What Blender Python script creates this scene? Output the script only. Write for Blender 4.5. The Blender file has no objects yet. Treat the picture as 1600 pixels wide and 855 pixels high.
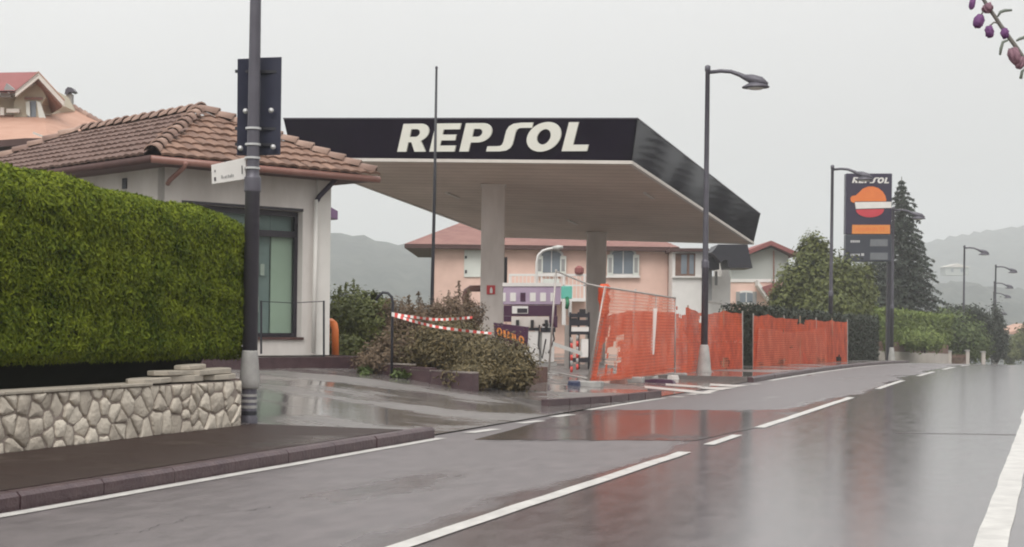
import bpy, bmesh, math, random
import numpy as np
from mathutils import Vector, Matrix
random.seed(7); RNG = np.random.default_rng(11)
SC = bpy.context.scene
COL = SC.collection
F = 2400.0; CX = 800.0; CY = 505.0; H = 1.35; ROLL = math.radians(0.7)
cr, sr = math.cos(ROLL), math.sin(ROLL)
TQ = Vector((0.9425, -0.3342, 0)); TS = Vector((0.3342, 0.9425, 0)); UP = Vector((0, 0, 1))

# ---------------------------------------------------------------- survey helpers
def W(u, v, d):
    a = (u-CX)/F; b = -(v-CY)/F
    return Vector((d*(a*cr-b*sr), d, H + d*(a*sr+b*cr)))
def G(u, v, z=0.0):
    p = W(u, v, 1.0) - Vector((0, 0, H))
    return Vector((p.x, p.y, p.z))*((z-H)/p.z) + Vector((0, 0, H))
def QS(q, s, z=0.0):
    return TQ*q + TS*s + Vector((0, 0, z))
def qs_of(p):
    return p.x*TQ.x+p.y*TQ.y, p.x*TS.x+p.y*TS.y
def roadz(s):
    if s < 36: return 0.0
    if s < 150: return -0.00022*(s-36)**2
    z150 = -0.00022*114**2
    return max(-14.0, z150 - 0.05*(s-150))
def sm(x):
    x = min(1, max(0, x)); return x*x*(3-2*x)
def terr(q, s):
    z = roadz(s)
    if q < -6.95:
        amp = 0.45 - 0.27*sm((s-27)/9)
        z += 0.012 + amp*sm((-7-q)/6.3)
    return z

# ---------------------------------------------------------------- mesh builder
class MB:
    def __init__(self): self.v = []; self.f = []
    def add(self, vs, fs):
        o = len(self.v); self.v += [Vector(p) for p in vs]; self.f += [[i+o for i in f] for f in fs]; return self
    def quad(self, a, b, c, d): return self.add([a, b, c, d], [(0, 1, 2, 3)])
    def poly(self, pts): return self.add(pts, [list(range(len(pts)))])
    def box(self, o, ux, uy, uz):
        o, ux, uy, uz = Vector(o), Vector(ux), Vector(uy), Vector(uz)
        vs = [o, o+ux, o+ux+uy, o+uy, o+uz, o+ux+uz, o+ux+uy+uz, o+uy+uz]
        fs = [(0, 3, 2, 1), (4, 5, 6, 7), (0, 1, 5, 4), (1, 2, 6, 5), (2, 3, 7, 6), (3, 0, 4, 7)]
        return self.add(vs, fs)
    def cbox(self, c, sx, sy, sz, ax=Vector((1, 0, 0)), ay=Vector((0, 1, 0)), az=UP):
        c = Vector(c); return self.box(c-ax*sx/2-ay*sy/2-az*sz/2, ax*sx, ay*sy, az*sz)
    def prism(self, pts, h):
        h = Vector(h) if not isinstance(h, (int, float)) else Vector((0, 0, h)); n = len(pts)
        pts = [Vector(p) for p in pts]
        return self.add(pts+[p+h for p in pts], [list(range(n))[::-1], list(range(n, 2*n))]+[(i, (i+1) % n, (i+1) % n+n, i+n) for i in range(n)])
    def tube(self, path, r, seg=8, cap=True):
        path = [Vector(p) for p in path]; n = len(path)
        rs = r if isinstance(r, (list, tuple)) else [r]*n
        vs = []; fs = []
        for i, p in enumerate(path):
            t = (path[min(i+1, n-1)]-path[max(i-1, 0)]).normalized()
            a = t.cross(Vector((0.13, 0.95, 0.2)));
            if a.length < .1: a = t.cross(Vector((1, 0, 0)))
            a.normalize(); b = t.cross(a)
            for k in range(seg):
                w = 2*math.pi*k/seg; vs.append(p+(a*math.cos(w)+b*math.sin(w))*rs[i])
        for i in range(n-1):
            for k in range(seg):
                k2 = (k+1) % seg; fs.append((i*seg+k, i*seg+k2, (i+1)*seg+k2, (i+1)*seg+k))
        if cap: fs.append(list(range(seg))[::-1]); fs.append([(n-1)*seg+k for k in range(seg)])
        return self.add(vs, fs)
    def lathe(self, c, prof, seg=14):
        c = Vector(c); return self.tube([c+Vector((0, 0, z)) for r, z in prof], [max(r, 1e-4) for r, z in prof], seg)
    def build(self, name, m, root=None, smooth=False, local=False, loc=None, bevel=0):
        me = bpy.data.meshes.new(name)
        off = Vector((0, 0, 0))
        if root is not None and not local:
            off = ROOTLOC[root.name]
        elif root is None and loc is not None: off = Vector(loc)
        me.from_pydata([tuple(p-off) for p in self.v], [], self.f); me.update()
        o = bpy.data.objects.new(name, me); COL.objects.link(o)
        if root is not None: o.parent = root
        elif loc is not None: o.location = off
        ROOTLOC[o.name] = off
        if m is not None: me.materials.append(m)
        bm = bmesh.new(); bm.from_mesh(me); bmesh.ops.recalc_face_normals(bm, faces=bm.faces); bm.to_mesh(me); bm.free()
        if smooth:
            me.polygons.foreach_set('use_smooth', [True]*len(me.polygons))
        if bevel:
            md = o.modifiers.new('edge', 'BEVEL'); md.width = bevel; md.segments = 2; md.limit_method = 'ANGLE'
        return o
ROOTLOC = {}
def thing(name, label, cat, loc, group=None):
    o = bpy.data.objects.new(name, None); COL.objects.link(o); o.location = Vector(loc); o.empty_display_size = .2
    ROOTLOC[o.name] = Vector(loc)
    return tag(o, label, cat, group)
def tag(o, label, cat, group=None, kind=None):
    o['label'] = label; o['category'] = cat
    if group: o['group'] = group
    if kind: o['kind'] = kind
    return o
def struct(o, label=None):
    o['kind'] = 'structure'
    if label: o['label'] = label
    return o
def copy_tree(o, parent=None):
    c = o.copy(); COL.objects.link(c)
    if parent is not None: c.parent = parent
    for ch in list(o.children): copy_tree(ch, c)
    return c

# ---------------------------------------------------------------- materials
def srgb(r, g, b):
    f = lambda x: ((x/255+.055)/1.055)**2.4 if x > 10 else x/255/12.92
    return (f(r), f(g), f(b))
def mat(name, c1, c2=None, scale=2.5, rough=.7, bump=0., bscale=40., metal=0., island=0., spec=.5, transl=0., alpha=None, stretch=(1, 1, 1), emit=0., coat=0.):
    m = bpy.data.materials.new(name); m.use_nodes = True; nt = m.node_tree; N = nt.nodes; L = nt.links
    b = N['Principled BSDF']; out = N['Material Output']
    b.inputs['Roughness'].default_value = rough; b.inputs['Metallic'].default_value = metal
    b.inputs['Specular IOR Level'].default_value = spec
    if coat: b.inputs['Coat Weight'].default_value = coat; b.inputs['Coat Roughness'].default_value = .08
    if c2 is None: c2 = tuple(x*.86 for x in c1)
    tc = N.new('ShaderNodeTexCoord'); mp = N.new('ShaderNodeMapping'); mp.inputs['Scale'].default_value = stretch
    L.new(tc.outputs['Object'], mp.inputs['Vector'])
    nz = N.new('ShaderNodeTexNoise'); nz.inputs['Scale'].default_value = scale; nz.inputs['Detail'].default_value = 6; nz.inputs['Roughness'].default_value = .62
    L.new(mp.outputs['Vector'], nz.inputs['Vector'])
    mr = N.new('ShaderNodeMapRange'); mr.inputs['From Min'].default_value = .3; mr.inputs['From Max'].default_value = .7
    L.new(nz.outputs['Fac'], mr.inputs['Value'])
    fac = mr.outputs['Result']
    if island:
        ge = N.new('ShaderNodeNewGeometry'); mx = N.new('ShaderNodeMix'); mx.data_type = 'FLOAT'; mx.inputs['Factor'].default_value = island
        L.new(fac, mx.inputs['A']); L.new(ge.outputs['Random Per Island'], mx.inputs['B']); fac = mx.outputs['Result']
    mc = N.new('ShaderNodeMix'); mc.data_type = 'RGBA'; mc.inputs['A'].default_value = (*c1, 1); mc.inputs['B'].default_value = (*c2, 1)
    L.new(fac, mc.inputs['Factor']); col = mc.outputs['Result']
    L.new(col, b.inputs['Base Color'])
    if emit:
        L.new(col, b.inputs['Emission Color']); b.inputs['Emission Strength'].default_value = emit
    if bump:
        n2 = N.new('ShaderNodeTexNoise'); n2.inputs['Scale'].default_value = bscale; n2.inputs['Detail'].default_value = 4
        L.new(mp.outputs['Vector'], n2.inputs['Vector'])
        bp = N.new('ShaderNodeBump'); bp.inputs['Strength'].default_value = bump; bp.inputs['Distance'].default_value = .02
        L.new(n2.outputs['Fac'], bp.inputs['Height']); L.new(bp.outputs['Normal'], b.inputs['Normal'])
    sh = b.outputs['BSDF']
    if transl:
        tr = N.new('ShaderNodeBsdfTranslucent'); L.new(col, tr.inputs['Color'])
        mi = N.new('ShaderNodeMixShader'); mi.inputs['Fac'].default_value = transl
        L.new(sh, mi.inputs[1]); L.new(tr.outputs['BSDF'], mi.inputs[2]); sh = mi.outputs['Shader']
    if alpha is not None:
        # woven net: open cells between the strands
        tp = N.new('ShaderNodeBsdfTransparent'); mi = N.new('ShaderNodeMixShader')
        n3 = N.new('ShaderNodeTexNoise'); n3.inputs['Scale'].default_value = 1.7; n3.inputs['Detail'].default_value = 3
        L.new(tc.outputs['Object'], n3.inputs['Vector'])
        m3 = N.new('ShaderNodeMapRange'); m3.inputs['From Min'].default_value = .35; m3.inputs['From Max'].default_value = .65
        m3.inputs['To Min'].default_value = max(0, alpha-.16); m3.inputs['To Max'].default_value = min(1.1, alpha+.16)
        L.new(n3.outputs['Fac'], m3.inputs['Value'])
        rv = N.new('ShaderNodeVectorRotate'); rv.rotation_type = 'Z_AXIS'; rv.inputs['Angle'].default_value = math.atan2(.3342, .9425); L.new(tc.outputs['Object'], rv.inputs['Vector'])
        sp_ = N.new('ShaderNodeSeparateXYZ'); L.new(rv.outputs['Vector'], sp_.inputs[0]); last = None
        for ax_, per in (('Y', .11), ('Z', .07)):
            d_ = N.new('ShaderNodeMath'); d_.operation = 'DIVIDE'; d_.inputs[1].default_value = per; L.new(sp_.outputs[ax_], d_.inputs[0])
            f_ = N.new('ShaderNodeMath'); f_.operation = 'FRACT'; L.new(d_.outputs[0], f_.inputs[0])
            g_ = N.new('ShaderNodeMath'); g_.operation = 'LESS_THAN'; g_.inputs[1].default_value = .38; L.new(f_.outputs[0], g_.inputs[0])
            if last is None: last = g_
            else:
                o_ = N.new('ShaderNodeMath'); o_.operation = 'MAXIMUM'; L.new(last.outputs[0], o_.inputs[0]); L.new(g_.outputs[0], o_.inputs[1]); last = o_
        k_ = N.new('ShaderNodeMath'); k_.operation = 'MULTIPLY_ADD'; k_.inputs[1].default_value = .30; L.new(last.outputs[0], k_.inputs[0])
        s_ = N.new('ShaderNodeMath'); s_.operation = 'SUBTRACT'; s_.inputs[1].default_value = .16; L.new(m3.outputs['Result'], s_.inputs[0]); L.new(s_.outputs[0], k_.inputs[2]); k_.use_clamp = True
        L.new(k_.outputs[0], mi.inputs['Fac'])
        L.new(tp.outputs['BSDF'], mi.inputs[1]); L.new(sh, mi.inputs[2]); sh = mi.outputs['Shader']
    L.new(sh, out.inputs['Surface'])
    return m

def wet_mat(name, c1, c2, r_dry, r_wet, scale=.35, grad=None, bump=.25, bscale=90, thr=(.4, .62), stretch=(1, 1, 1), spec=.5, tracks=0.):
    """Asphalt under an uneven film of water: roughness follows puddled patches."""
    m = bpy.data.materials.new(name); m.use_nodes = True; nt = m.node_tree; N = nt.nodes; L = nt.links
    b = N['Principled BSDF']; b.inputs['Specular IOR Level'].default_value = spec; tc = N.new('ShaderNodeTexCoord')
    rot = N.new('ShaderNodeVectorRotate'); rot.rotation_type = 'Z_AXIS'; rot.inputs['Angle'].default_value = math.atan2(.3342, .9425)
    L.new(tc.outputs['Object'], rot.inputs['Vector'])          # x = across the road, y = along it
    mp = N.new('ShaderNodeMapping'); mp.inputs['Scale'].default_value = stretch; L.new(rot.outputs['Vector'], mp.inputs['Vector'])
    def noise(sc, det=5, src=None):
        n = N.new('ShaderNodeTexNoise'); n.inputs['Scale'].default_value = sc; n.inputs['Detail'].default_value = det; n.inputs['Roughness'].default_value = .6
        L.new(src or mp.outputs['Vector'], n.inputs['Vector']); return n.outputs['Fac']
    big = noise(scale)
    val = big
    if grad:
        sx = N.new('ShaderNodeSeparateXYZ'); L.new(rot.outputs['Vector'], sx.inputs[0])
        g = N.new('ShaderNodeMapRange'); g.inputs['From Min'].default_value = grad[0]; g.inputs['From Max'].default_value = grad[1]
        g.inputs['To Min'].default_value = grad[2]; g.inputs['To Max'].default_value = grad[3]; g.interpolation_type = 'SMOOTHSTEP'
        L.new(sx.outputs['X'], g.inputs['Value'])
        ad = N.new('ShaderNodeMath'); ad.operation = 'ADD'; L.new(big, ad.inputs[0]); L.new(g.outputs['Result'], ad.inputs[1]); val = ad.outputs[0]
    if tracks:   # wheel paths polished along each lane
        s0 = N.new('ShaderNodeSeparateXYZ'); L.new(rot.outputs['Vector'], s0.inputs[0])
        a0 = N.new('ShaderNodeMath'); a0.operation = 'MULTIPLY_ADD'; a0.inputs[1].default_value = 6.2832/1.6; a0.inputs[2].default_value = 1.1; L.new(s0.outputs['X'], a0.inputs[0])
        c0 = N.new('ShaderNodeMath'); c0.operation = 'COSINE'; L.new(a0.outputs[0], c0.inputs[0])
        t0 = N.new('ShaderNodeMath'); t0.operation = 'MULTIPLY_ADD'; t0.inputs[1].default_value = tracks; L.new(c0.outputs[0], t0.inputs[0]); L.new(val.node.outputs[0] if hasattr(val, 'node') else val, t0.inputs[2]); val = t0.outputs[0]
    w = N.new('ShaderNodeMapRange'); w.inputs['From Min'].default_value = thr[0]; w.inputs['From Max'].default_value = thr[1]; w.interpolation_type = 'SMOOTHSTEP'
    L.new(val, w.inputs['Value']); wet = w.outputs['Result']
    rr = N.new('ShaderNodeMapRange'); rr.inputs['To Min'].default_value = r_dry; rr.inputs['To Max'].default_value = r_wet
    L.new(wet, rr.inputs['Value']); 
    fine = noise(6.0, 8)
    fr = N.new('ShaderNodeMath'); fr.operation = 'MULTIPLY_ADD'; fr.inputs[1].default_value = .12; L.new(fine, fr.inputs[0]); 
    sb = N.new('ShaderNodeMath'); sb.operation = 'SUBTRACT'; sb.inputs[1].default_value = .06; L.new(rr.outputs['Result'], sb.inputs[0]); L.new(sb.outputs[0], fr.inputs[2])
    L.new(fr.outputs[0], b.inputs['Roughness'])
    grain = noise(140., 3, rot.outputs['Vector'])
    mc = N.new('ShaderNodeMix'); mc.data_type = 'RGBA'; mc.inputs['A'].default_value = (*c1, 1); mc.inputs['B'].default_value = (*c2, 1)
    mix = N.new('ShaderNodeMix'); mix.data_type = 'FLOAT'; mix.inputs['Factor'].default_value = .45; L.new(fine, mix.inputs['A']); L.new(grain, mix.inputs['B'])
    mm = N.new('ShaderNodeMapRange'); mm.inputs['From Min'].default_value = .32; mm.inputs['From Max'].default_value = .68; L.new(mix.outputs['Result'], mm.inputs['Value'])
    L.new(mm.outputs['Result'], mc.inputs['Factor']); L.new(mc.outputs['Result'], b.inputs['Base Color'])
    bn = noise(bscale, 3, rot.outputs['Vector'])
    bs = N.new('ShaderNodeMapRange'); bs.inputs['To Min'].default_value = bump; bs.inputs['To Max'].default_value = bump*.16; L.new(wet, bs.inputs['Value'])
    bp = N.new('ShaderNodeBump'); bp.inputs['Distance'].default_value = .006; L.new(bs.outputs['Result'], bp.inputs['Strength']); L.new(bn, bp.inputs['Height'])
    L.new(bp.outputs['Normal'], b.inputs['Normal'])
    return m

M = {}
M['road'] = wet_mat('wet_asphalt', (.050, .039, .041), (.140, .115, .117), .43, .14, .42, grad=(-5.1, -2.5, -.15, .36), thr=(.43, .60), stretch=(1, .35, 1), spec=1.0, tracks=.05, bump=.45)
M['patch'] = wet_mat('wet_patch', (.05, .04, .042), (.07, .058, .058), .30, .14, .5, thr=(.3, .5), stretch=(1, .6, 1))
M['apron'] = wet_mat('wet_apron', (.10, .090, .086), (.20, .182, .172), .42, .08, .35, thr=(.40, .54), stretch=(.6, 1, 1), spec=.7)
M['walk'] = wet_mat('wet_pavement', (.022, .012, .010), (.046, .029, .024), .55, .22, .6, thr=(.5, .75), spec=.16)
M['kerb'] = mat('wet_kerb_stone', (.042, .020, .026), (.085, .05, .052), 5, rough=.4, bump=.4, bscale=30)
M['kerb_top'] = mat('pale_kerb_stone', (.22, .19, .17), (.32, .28, .25), 5, rough=.45, bump=.3)
M['paint'] = mat('road_paint', (.60, .585, .55), (.40, .385, .365), 5, rough=.35, bump=.25, bscale=120)
M['soil'] = mat('brown_soil', (.10, .055, .045), (.17, .10, .08), 8, rough=.9, bump=.8, bscale=25)
M['terrain'] = mat('field_grass', (.05, .065, .025), (.09, .09, .04), .6, rough=.9, bump=.3)
M['stone'] = mat('wall_stone', (.32, .275, .225), (.76, .69, .58), 4, rough=.8, bump=.8, bscale=26, island=.5)
M['mortar'] = mat('wall_mortar', (.24, .195, .17), (.33, .28, .24), 12, rough=.9, bump=.5)
M['flag'] = mat('flagstone', (.30, .27, .22), (.45, .40, .33), 5, rough=.6, bump=.6, bscale=18, island=.5)
M['hedge'] = mat('hedge_leaf', (.028, .060, .007), (.235, .275, .022), 2.4, rough=.75, spec=.15, island=.5, transl=.12)
M['hedge_core'] = mat('hedge_shade_core', (.012, .016, .006), (.02, .022, .01), 4, rough=.9)  # near-black colour stands for the shade inside and under the hedges
M['bark'] = mat('bark', (.06, .045, .035), (.11, .085, .065), 9, rough=.9, bump=.7, bscale=20)
M['pole'] = mat('grey_pole_paint', (.075, .07, .088), (.10, .095, .115), 3, rough=.45, metal=.2)
M['cone'] = mat('concrete_base', (.27, .26, .25), (.40, .39, .37), 6, rough=.7, bump=.3)
M['dark'] = mat('dark_metal', (.012, .012, .018), (.02, .02, .028), 4, rough=.45)
M['signback'] = mat('sign_back_navy', (.014, .016, .035), (.024, .026, .05), 2, rough=.5)
M['screw'] = mat('zinc_bolt', (.6, .6, .6), rough=.35, metal=.4)
M['white'] = mat('white_paint', (.74, .72, .69), (.66, .64, .61), 2.5, rough=.5)
M['whitewall'] = mat('white_render', (.68, .645, .61), (.50, .465, .43), 1.4, rough=.85, bump=.15, bscale=60, stretch=(1, 1, .35))
M['pillar'] = mat('white_pillar_paint', (.74, .72, .68), (.66, .64, .60), 1.5, rough=.7)
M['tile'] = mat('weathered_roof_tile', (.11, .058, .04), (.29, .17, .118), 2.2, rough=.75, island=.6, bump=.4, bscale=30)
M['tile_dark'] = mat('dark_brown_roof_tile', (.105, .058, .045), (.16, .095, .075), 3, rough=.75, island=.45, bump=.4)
M['ridge'] = mat('ridge_tile', (.17, .10, .08), (.40, .27, .21), 4, rough=.7, island=.7, bump=.3)
M['gutter'] = mat('brown_gutter', (.22, .10, .08), (.28, .14, .11), 3, rough=.4)
M['eave'] = mat('dark_eave_boards', (.06, .028, .025), (.085, .04, .034), 4, rough=.7)
M['pipe'] = mat('dark_downpipe', (.03, .025, .05), (.05, .04, .06), 3, rough=.4)
M['frame'] = mat('dark_window_frame', (.018, .014, .022), (.028, .022, .03), 3, rough=.4)
M['grey_sheen'] = mat('grey_sky_sheen', (.30, .34, .36), (.42, .45, .46), 1.2, rough=.8)  # sky reflected in the shop window, put into the colour
M['green_sheen_blind'] = mat('blind_sky_sheen', (.62, .68, .58), (.70, .74, .65), 1, rough=.8)  # pale green sky reflection of the right pane, put into the colour
M['fascia'] = mat('black_gloss_fascia', (.006, .003, .010), (.010, .006, .016), 1.2, rough=.05, spec=.11)
M['trim'] = mat('pale_trim', (.55, .51, .46), (.63, .59, .54), 2, rough=.5)
M['soffit'] = mat('soffit_panel', (.52, .42, .345), (.68, .56, .47), .5, rough=.65)
M['column'] = mat('column_paint', (.66, .61, .57), (.48, .43, .39), 1.6, rough=.6, stretch=(1, 1, .3))
M['letter'] = mat('cream_letter', (.82, .82, .74), (.76, .76, .68), 2, rough=.45)
M['netting'] = mat('orange_netting', (.88, .135, .035), (.48, .055, .018), 2.2, rough=.55, transl=.3, alpha=.92, bump=.35, bscale=9)
M['netting_thin'] = mat('single_orange_netting', (.85, .24, .13), (.75, .18, .09), 1.5, rough=.55, transl=.3, alpha=.52)
M['galv'] = mat('galvanised_tube', (.36, .33, .31), (.46, .43, .40), 6, rough=.45, metal=.5)
M['wood'] = mat('weathered_wood', (.28, .2, .13), (.38, .29, .2), 6, rough=.8)
M['tape_red'] = mat('red_tape', (.55, .05, .04), (.62, .08, .06), 3, rough=.4)
M['orange'] = mat('orange_paint', (.72, .19, .035), (.66, .16, .03), 2, rough=.45)
M['orange_led'] = mat('orange_lettering', (.75, .26, .05), (.6, .2, .04), 20, rough=.5)
M['redlogo'] = mat('red_paint', (.55, .04, .06), (.5, .035, .05), 2, rough=.4)
M['totem'] = mat('navy_totem', (.018, .012, .036), (.025, .016, .045), 1, rough=.3)
M['totem_low'] = mat('slate_totem', (.03, .034, .048), (.04, .044, .058), 1, rough=.3)
M['display'] = mat('blank_grey_display', (.14, .15, .16), (.17, .18, .19), 3, rough=.25)
M['purple'] = mat('purple_panel', (.15, .085, .17), (.2, .12, .22), 2, rough=.35)
M['lilac'] = mat('faded_lilac_panel', (.36, .27, .38), (.42, .33, .43), 2, rough=.4)
M['maroon'] = mat('maroon_panel', (.045, .010, .036), (.06, .015, .045), 2, rough=.35)
M['teal'] = mat('turquoise_panel', (.10, .42, .34), (.13, .48, .39), 2, rough=.5)
M['green'] = mat('green_nozzle', (.02, .2, .09), rough=.4)
M['rubber'] = mat('black_rubber', (.014, .013, .015), rough=.6)
M['blue'] = mat('faded_blue_plastic', (.03, .038, .085), rough=.5)
M['red'] = mat('red_sign', (.5, .03, .035), rough=.4)
M['pink'] = mat('pink_render', (.80, .565, .48), (.64, .44, .365), .7, rough=.9)
M['pinkgrey'] = mat('grey_green_render', (.42, .44, .41), (.38, .40, .38), .5, rough=.9)
M['roof_brown'] = mat('brown_house_roof', (.20, .095, .085), (.28, .15, .125), 1.5, rough=.8, stretch=(1, 1, 4))
M['roof_orange'] = mat('orange_house_roof', (.40, .225, .16), (.48, .29, .215), 1.2, rough=.8, bump=.6, bscale=14, stretch=(1, 1, 3))
M['roof_red'] = mat('red_house_roof', (.26, .085, .08), (.22, .07, .065), 1.2, rough=.8)
M['shutter'] = mat('pale_shutter', (.66, .68, .63), (.6, .62, .57), 2, rough=.6)
M['shutter_grey'] = mat('grey_shutter', (.24, .24, .24), (.3, .3, .29), 2, rough=.6)
M['dormerwall'] = mat('yellowish_gable_render', (.52, .47, .36), (.46, .41, .32), 1, rough=.9)
M['hill'] = mat('wooded_hill', (.018, .026, .026), (.085, .092, .078), .06, rough=1, bump=1, bscale=.12)
M['leaf_bush'] = mat('bramble_leaf', (.05, .045, .016), (.21, .155, .065), 1.6, rough=.6, island=.6, transl=.2)
M['leaf_brown'] = mat('withered_leaf', (.10, .065, .04), (.20, .14, .085), 1.6, rough=.7, island=.6, transl=.2)
M['leaf_green'] = mat('fresh_leaf', (.05, .08, .02), (.13, .17, .04), 1.2, rough=.55, island=.6, transl=.22)
M['leaf_olive'] = mat('olive_leaf', (.05, .068, .012), (.155, .17, .035), .8, rough=.6, island=.55, transl=.2)
M['leaf_lime'] = mat('lime_hedge_leaf', (.10, .15, .025), (.22, .27, .06), .8, rough=.6, island=.55, transl=.25)
M['leaf_dark'] = mat('dark_evergreen_leaf', (.014, .022, .012), (.035, .045, .022), 1.2, rough=.6, island=.6)
M['needle'] = mat('spruce_needles', (.022, .034, .022), (.055, .068, .045), .8, rough=.7, island=.6)
M['grass'] = mat('verge_grass', (.05, .07, .02), (.12, .13, .05), 1.5, rough=.6, island=.6, transl=.2)
M['twig'] = mat('grey_green_stem', (.13, .12, .11), (.19, .18, .16), 40, rough=.6)
M['flower'] = mat('purple_bud', (.15, .06, .19), (.28, .13, .29), 160, rough=.9, transl=.25)
M['flower_old'] = mat('faded_mauve_flower', (.22, .12, .16), (.38, .23, .27), 160, rough=.9, transl=.25)
M['twigleaf'] = mat('small_grey_leaf', (.16, .19, .16), (.22, .25, .21), 30, rough=.6, transl=.15)
M['pale_wall'] = mat('pale_garden_wall', (.42, .38, .34), (.5, .46, .41), 1.5, rough=.85)
M['gatewood'] = mat('brown_gate', (.14, .08, .06), (.2, .12, .09), 3, rough=.7)
def glass_mat():
    m = mat('window_glass', (.02, .025, .025), rough=.03); N = m.node_tree.nodes; L = m.node_tree.links
    b = N['Principled BSDF']; tp = N.new('ShaderNodeBsdfTransparent'); mi = N.new('ShaderNodeMixShader'); mi.inputs[0].default_value = .16
    tp.inputs['Color'].default_value = (.95, 1, .97, 1)
    L.new(tp.outputs[0], mi.inputs[1]); L.new(b.outputs[0], mi.inputs[2]); L.new(mi.outputs[0], N['Material Output'].inputs['Surface'])
    return m
M['glass'] = glass_mat()
M['glass_dark'] = mat('far_window_glass', (.16, .19, .22), (.22, .25, .28), 1, rough=.12)
M['lampglass'] = mat('lamp_diffuser', (.55, .55, .52), rough=.3)

# ---------------------------------------------------------------- foliage
def leaf_mesh(name, P, Nrm, size, aspect, m, root=None, jitter=.35, drop=0.):
    """P: centres, Nrm: preferred facing; every leaf a small folded pair of triangles."""
    n = len(P); P = np.asarray(P, float); Nrm = np.asarray(Nrm, float)
    Nr = Nrm + RNG.normal(0, 1, (n, 3))*jitter; Nr /= np.linalg.norm(Nr, axis=1)[:, None]+1e-9
    R = RNG.normal(0, 1, (n, 3)); R[:, 2] -= drop
    A = R - (R*Nr).sum(1)[:, None]*Nr; A /= np.linalg.norm(A, axis=1)[:, None]+1e-9
    Bv = np.cross(Nr, A)
    s = size*RNG.uniform(.6, 1.4, n)[:, None]; wd = s*aspect
    v0 = P - A*s*.5; v1 = P + Bv*wd*.5 + Nr*wd*.15; v2 = P + A*s*.5; v3 = P - Bv*wd*.5 + Nr*wd*.15
    V = np.stack([v0, v1, v2, v3], 1).reshape(-1, 3)
    if root is not None: V = V - np.array(ROOTLOC[root.name])
    me = bpy.data.meshes.new(name)
    me.vertices.add(n*4); me.vertices.foreach_set('co', V.astype(np.float32).ravel())
    me.loops.add(n*4); me.loops.foreach_set('vertex_index', np.arange(n*4, dtype=np.int32))
    me.polygons.add(n); me.polygons.foreach_set('loop_start', np.arange(n, dtype=np.int32)*4)
    me.polygons.foreach_set('loop_total', np.full(n, 4, dtype=np.int32))
    me.materials.append(m); me.update(calc_edges=True); me.validate()
    o = bpy.data.objects.new(name, me); COL.objects.link(o)
    if root is not None: o.parent = root
    return o
def blob_points(blobs, n, clump=.22, fill=.45):
    """points in leafy clumps over ellipsoids [(centre,(rx,ry,rz))]"""
    vol = np.array([r[0]*r[1]+r[1]*r[2]+r[0]*r[2] for c, r in blobs]); pr = vol/vol.sum()
    P = []; Nn = []
    for (c, r), k in zip(blobs, (pr*n).astype(int)+1):
        r = np.array(r, float); c = np.array(c, float)
        nc = max(6, k//28)
        d = RNG.normal(0, 1, (nc, 3)); d /= np.linalg.norm(d, axis=1)[:, None]
        rad = RNG.uniform(fill, 1.0, nc)**.6*RNG.uniform(.82, 1.12, nc)
        cc = d*rad[:, None]
        i = RNG.integers(0, nc, k)
        p = cc[i] + RNG.normal(0, 1, (k, 3))*clump
        nn = d[i]*.8 + np.array([0, 0, .4])
        P.append(c+p*r); Nn.append(nn)
    return np.concatenate(P), np.concatenate(Nn)
def bush(name, label, cat, blobs, n, size, m, aspect=.55, group=None, base=None, stems=4, core=True, clump=.2, trunk='stem', crown='foliage', trunk_h=None, trunk_r=.05, drop=0., zmin=None):
    zb = min(c[2]-r[2] for c, r in blobs)
    if base is None: base = Vector((sum(c[0] for c, r in blobs)/len(blobs), sum(c[1] for c, r in blobs)/len(blobs), zb))
    root = thing(name, label, cat, base, group)
    P, Nn = blob_points(blobs, n, clump)
    if zmin is not None:
        k = P[:, 2] > zmin; P, Nn = P[k], Nn[k]
    leaf_mesh(crown, P, Nn, size, aspect, m, root, drop=drop)
    b = MB()
    for i in range(stems):
        c, r = blobs[i % len(blobs)]
        a = random.uniform(0, 6.28); st = Vector(base)+Vector((math.cos(a), math.sin(a), 0))*(.12*r[0] if stems > 1 else 0)
        tgt = Vector(c)+Vector((math.cos(a)*r[0]*.35, math.sin(a)*r[1]*.35, r[2]*.4))
        mid = st.lerp(tgt, .5)+Vector((random.uniform(-.1, .1), random.uniform(-.1, .1), .1))*r[0]
        b.tube([st-UP*.1, mid, tgt], [trunk_r*1.2, trunk_r*.8, trunk_r*.25], 6)
        for k in range(3):
            w = random.uniform(0, 6.28); e = Vector(c)+Vector((math.cos(w)*r[0]*.75, math.sin(w)*r[1]*.75, random.uniform(-.3, .7)*r[2]))
            b.tube([mid, mid.lerp(e, .5)+UP*.1*r[2], e], [trunk_r*.6, trunk_r*.4, trunk_r*.15], 5)
    b.build(trunk, M['bark'], root, smooth=True)
    return root
# ================================================================ SETTING
def grid_sheet(name, qs, ss, zf, m):
    b = MB(); nq = len(qs)
    for s in ss:
        for q in qs: b.v.append(QS(q, s, zf(q, s)))
    for j in range(len(ss)-1):
        for i in range(nq-1): b.f.append([j*nq+i, j*nq+i+1, (j+1)*nq+i+1, (j+1)*nq+i])
    return struct(b.build(name, m, smooth=True))
def frange(a, b, n): return [a+(b-a)*i/(n-1) for i in range(n)]
def terrz(q, s):
    z = terr(q, s) - .07
    if q > .4: z = roadz(s) - .02
    if q < -30: z -= 3.0*sm((-30-q)/30)
    return z
gq = [-1900, -1200, -700, -400, -200, -120, -80, -60, -50, -40, -30, -26, -22, -18, -15, -13, -11, -9, -8, -7.05, -6.9, -4, -.2, .35, .5, 3, 8, 20, 40, 80, 160, 320, 600, 1000, 1600]
gs = [-40, -20, -8, 0, 6, 12, 16, 20, 24, 28, 32, 36] + list(range(40, 160, 5)) + [170, 185, 200, 230, 260, 300, 340, 380, 430, 500, 700, 1000, 1400, 1900]
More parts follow.
